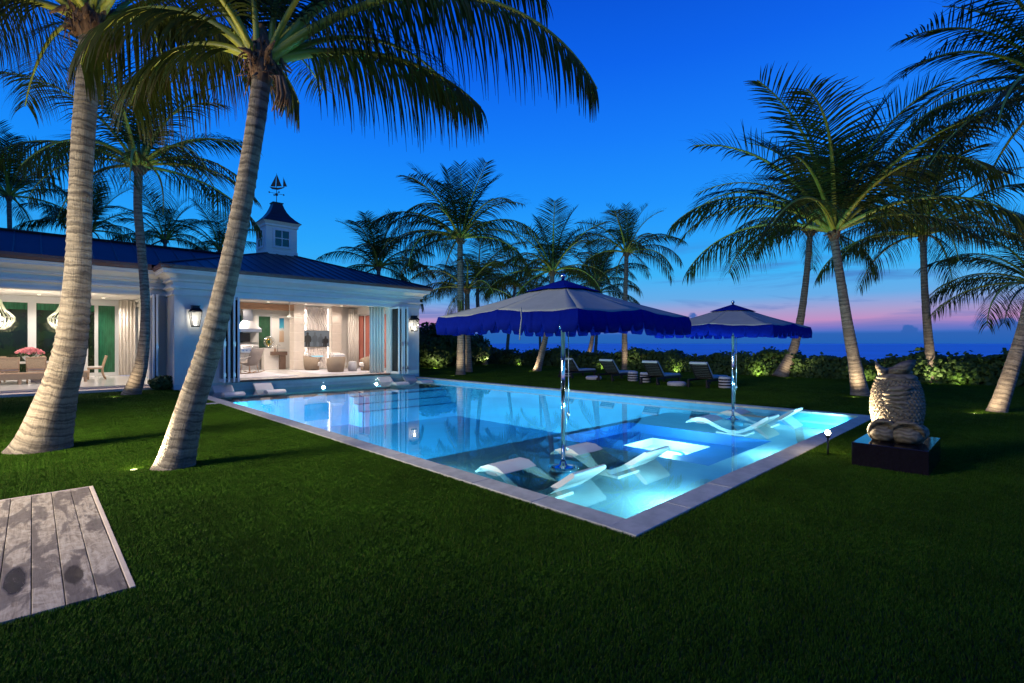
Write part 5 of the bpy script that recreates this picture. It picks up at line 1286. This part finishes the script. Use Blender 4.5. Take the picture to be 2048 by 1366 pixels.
# ================================================================ TURF
def turf():
    rg=random.Random(99); CELL=.25; NB=1500
    V=[];F=[];UV=[]
    for _ in range(NB):
        x=rg.uniform(-CELL/2,CELL/2); y=rg.uniform(-CELL/2,CELL/2); a=rg.uniform(0,6.28); h=rg.uniform(.014,.030); w=rg.uniform(.0016,.0026); ln=rg.uniform(.2,.9)*h
        d=Vector((math.cos(a),math.sin(a),0)); s=Vector((-d.y,d.x,0)); p=Vector((x,y,0)); b=len(V)
        m=p+d*ln*.3+Vector((0,0,h*.6)); t_=p+d*ln+Vector((0,0,h))
        V+=[p-s*w,p+s*w,m-s*w*.8,m+s*w*.8,t_]; F+=[(b,b+1,b+3,b+2),(b+2,b+3,b+4)]; cv=rg.random()**1.3
        UV+=[[(0,cv)]*4,[(1,cv)]*3]
    nb=len(V)
    rects=[(-14,PX0,-3,4.02,0),(.487,PX0,4.02,7.19,0),(-14,PX0,7.19,14.74,0),(-14,2.94,14.74,15.06,0),(-14,PX0,15.06,20.74,0),(PX0,PX1,-6,PY0,0),(PX1,26,-8,45,0)]
    pts=[];rot=[];scx=[];scz=[]
    def tile(x0,x1,y0,y1,c,zs):
        nx=max(1,math.ceil((x1-x0)/c)); ny=max(1,math.ceil((y1-y0)/c))
        for i in range(nx):
            x=x0+c/2+((x1-x0-c)*i/(nx-1) if nx>1 else 0)
            for j in range(ny):
                y=y0+c/2+((y1-y0-c)*j/(ny-1) if ny>1 else 0)
                d=x*FW[0]+y*FW[1]; s=x*RT[0]+y*RT[1]
                if d<-.6 or abs(s)>max(d,0)*1.09+3.0: continue
                pts.append((x,y,.001)); rot.append(rg.randrange(4)*math.pi/2); scx.append(c/CELL); scz.append(zs)
    def near(x0,x1,y0,y1):
        d=min(a*FW[0]+b*FW[1] for a in (x0,x1) for b in (y0,y1)); return d
    for x0,x1,y0,y1,_ in rects:
        # split in strips of about 2 m so that far strips use larger tiles
        nx=max(1,round((x1-x0)/2)); ny=max(1,round((y1-y0)/2))
        for i in range(nx):
            for j in range(ny):
                a,b=x0+(x1-x0)*i/nx,x0+(x1-x0)*(i+1)/nx; c,e=y0+(y1-y0)*j/ny,y0+(y1-y0)*(j+1)/ny
                dd=near(a,b,c,e)
                if min(b-a,e-c)<.3: tile(a,b,c,e,.25,1.0)
                elif dd<9: tile(a,b,c,e,.25,1.0)
                else: tile(a,b,c,e,.5,1.25)
    me=bpy.data.meshes.new('lawn_grass'); me.from_pydata([tuple(v) for v in V]+pts,[],F); me.materials.append(M['grass'])
    uvl=me.uv_layers.new(name='UVMap'); buf=[]
    for u in UV:
        for p in u: buf+=list(p)
    uvl.data.foreach_set('uv',buf)
    n=len(pts)
    for nm,vals in (('is_pt',[0.]*nb+[1.]*n),('rot',[0.]*nb+rot),('scx',[0.]*nb+scx),('scz',[0.]*nb+scz)):
        at=me.attributes.new(nm,'FLOAT','POINT'); at.data.foreach_set('value',vals)
    o=bpy.data.objects.new('lawn_grass',me); COL.objects.link(o); tag(o,'short green turf blades covering the lawn','grass',kind='stuff')
    ng=bpy.data.node_groups.new('turf','GeometryNodeTree')
    ng.interface.new_socket('Geometry',in_out='INPUT',socket_type='NodeSocketGeometry'); ng.interface.new_socket('Geometry',in_out='OUTPUT',socket_type='NodeSocketGeometry')
    N=ng.nodes; gi=N.new('NodeGroupInput'); go=N.new('NodeGroupOutput')
    def na(nm):
        k=N.new('GeometryNodeInputNamedAttribute'); k.data_type='FLOAT'; k.inputs[0].default_value=nm; return k.outputs[0]
    cmp_=N.new('FunctionNodeCompare'); cmp_.data_type='FLOAT'; cmp_.operation='GREATER_THAN'; ng.links.new(na('is_pt'),cmp_.inputs[0]); cmp_.inputs[1].default_value=.5
    sp=N.new('GeometryNodeSeparateGeometry'); sp.domain='POINT'; ng.links.new(gi.outputs[0],sp.inputs[0]); ng.links.new(cmp_.outputs[0],sp.inputs[1])
    ip=N.new('GeometryNodeInstanceOnPoints'); ng.links.new(sp.outputs[0],ip.inputs['Points']); ng.links.new(sp.outputs[1],ip.inputs['Instance'])
    cr=N.new('ShaderNodeCombineXYZ'); ng.links.new(na('rot'),cr.inputs[2]); ng.links.new(cr.outputs[0],ip.inputs['Rotation'])
    cs=N.new('ShaderNodeCombineXYZ'); sx=na('scx'); ng.links.new(sx,cs.inputs[0]); ng.links.new(sx,cs.inputs[1]); ng.links.new(na('scz'),cs.inputs[2]); ng.links.new(cs.outputs[0],ip.inputs['Scale'])
    ng.links.new(ip.outputs[0],go.inputs[0])
    md=o.modifiers.new('turf','NODES'); md.node_group=ng
turf()
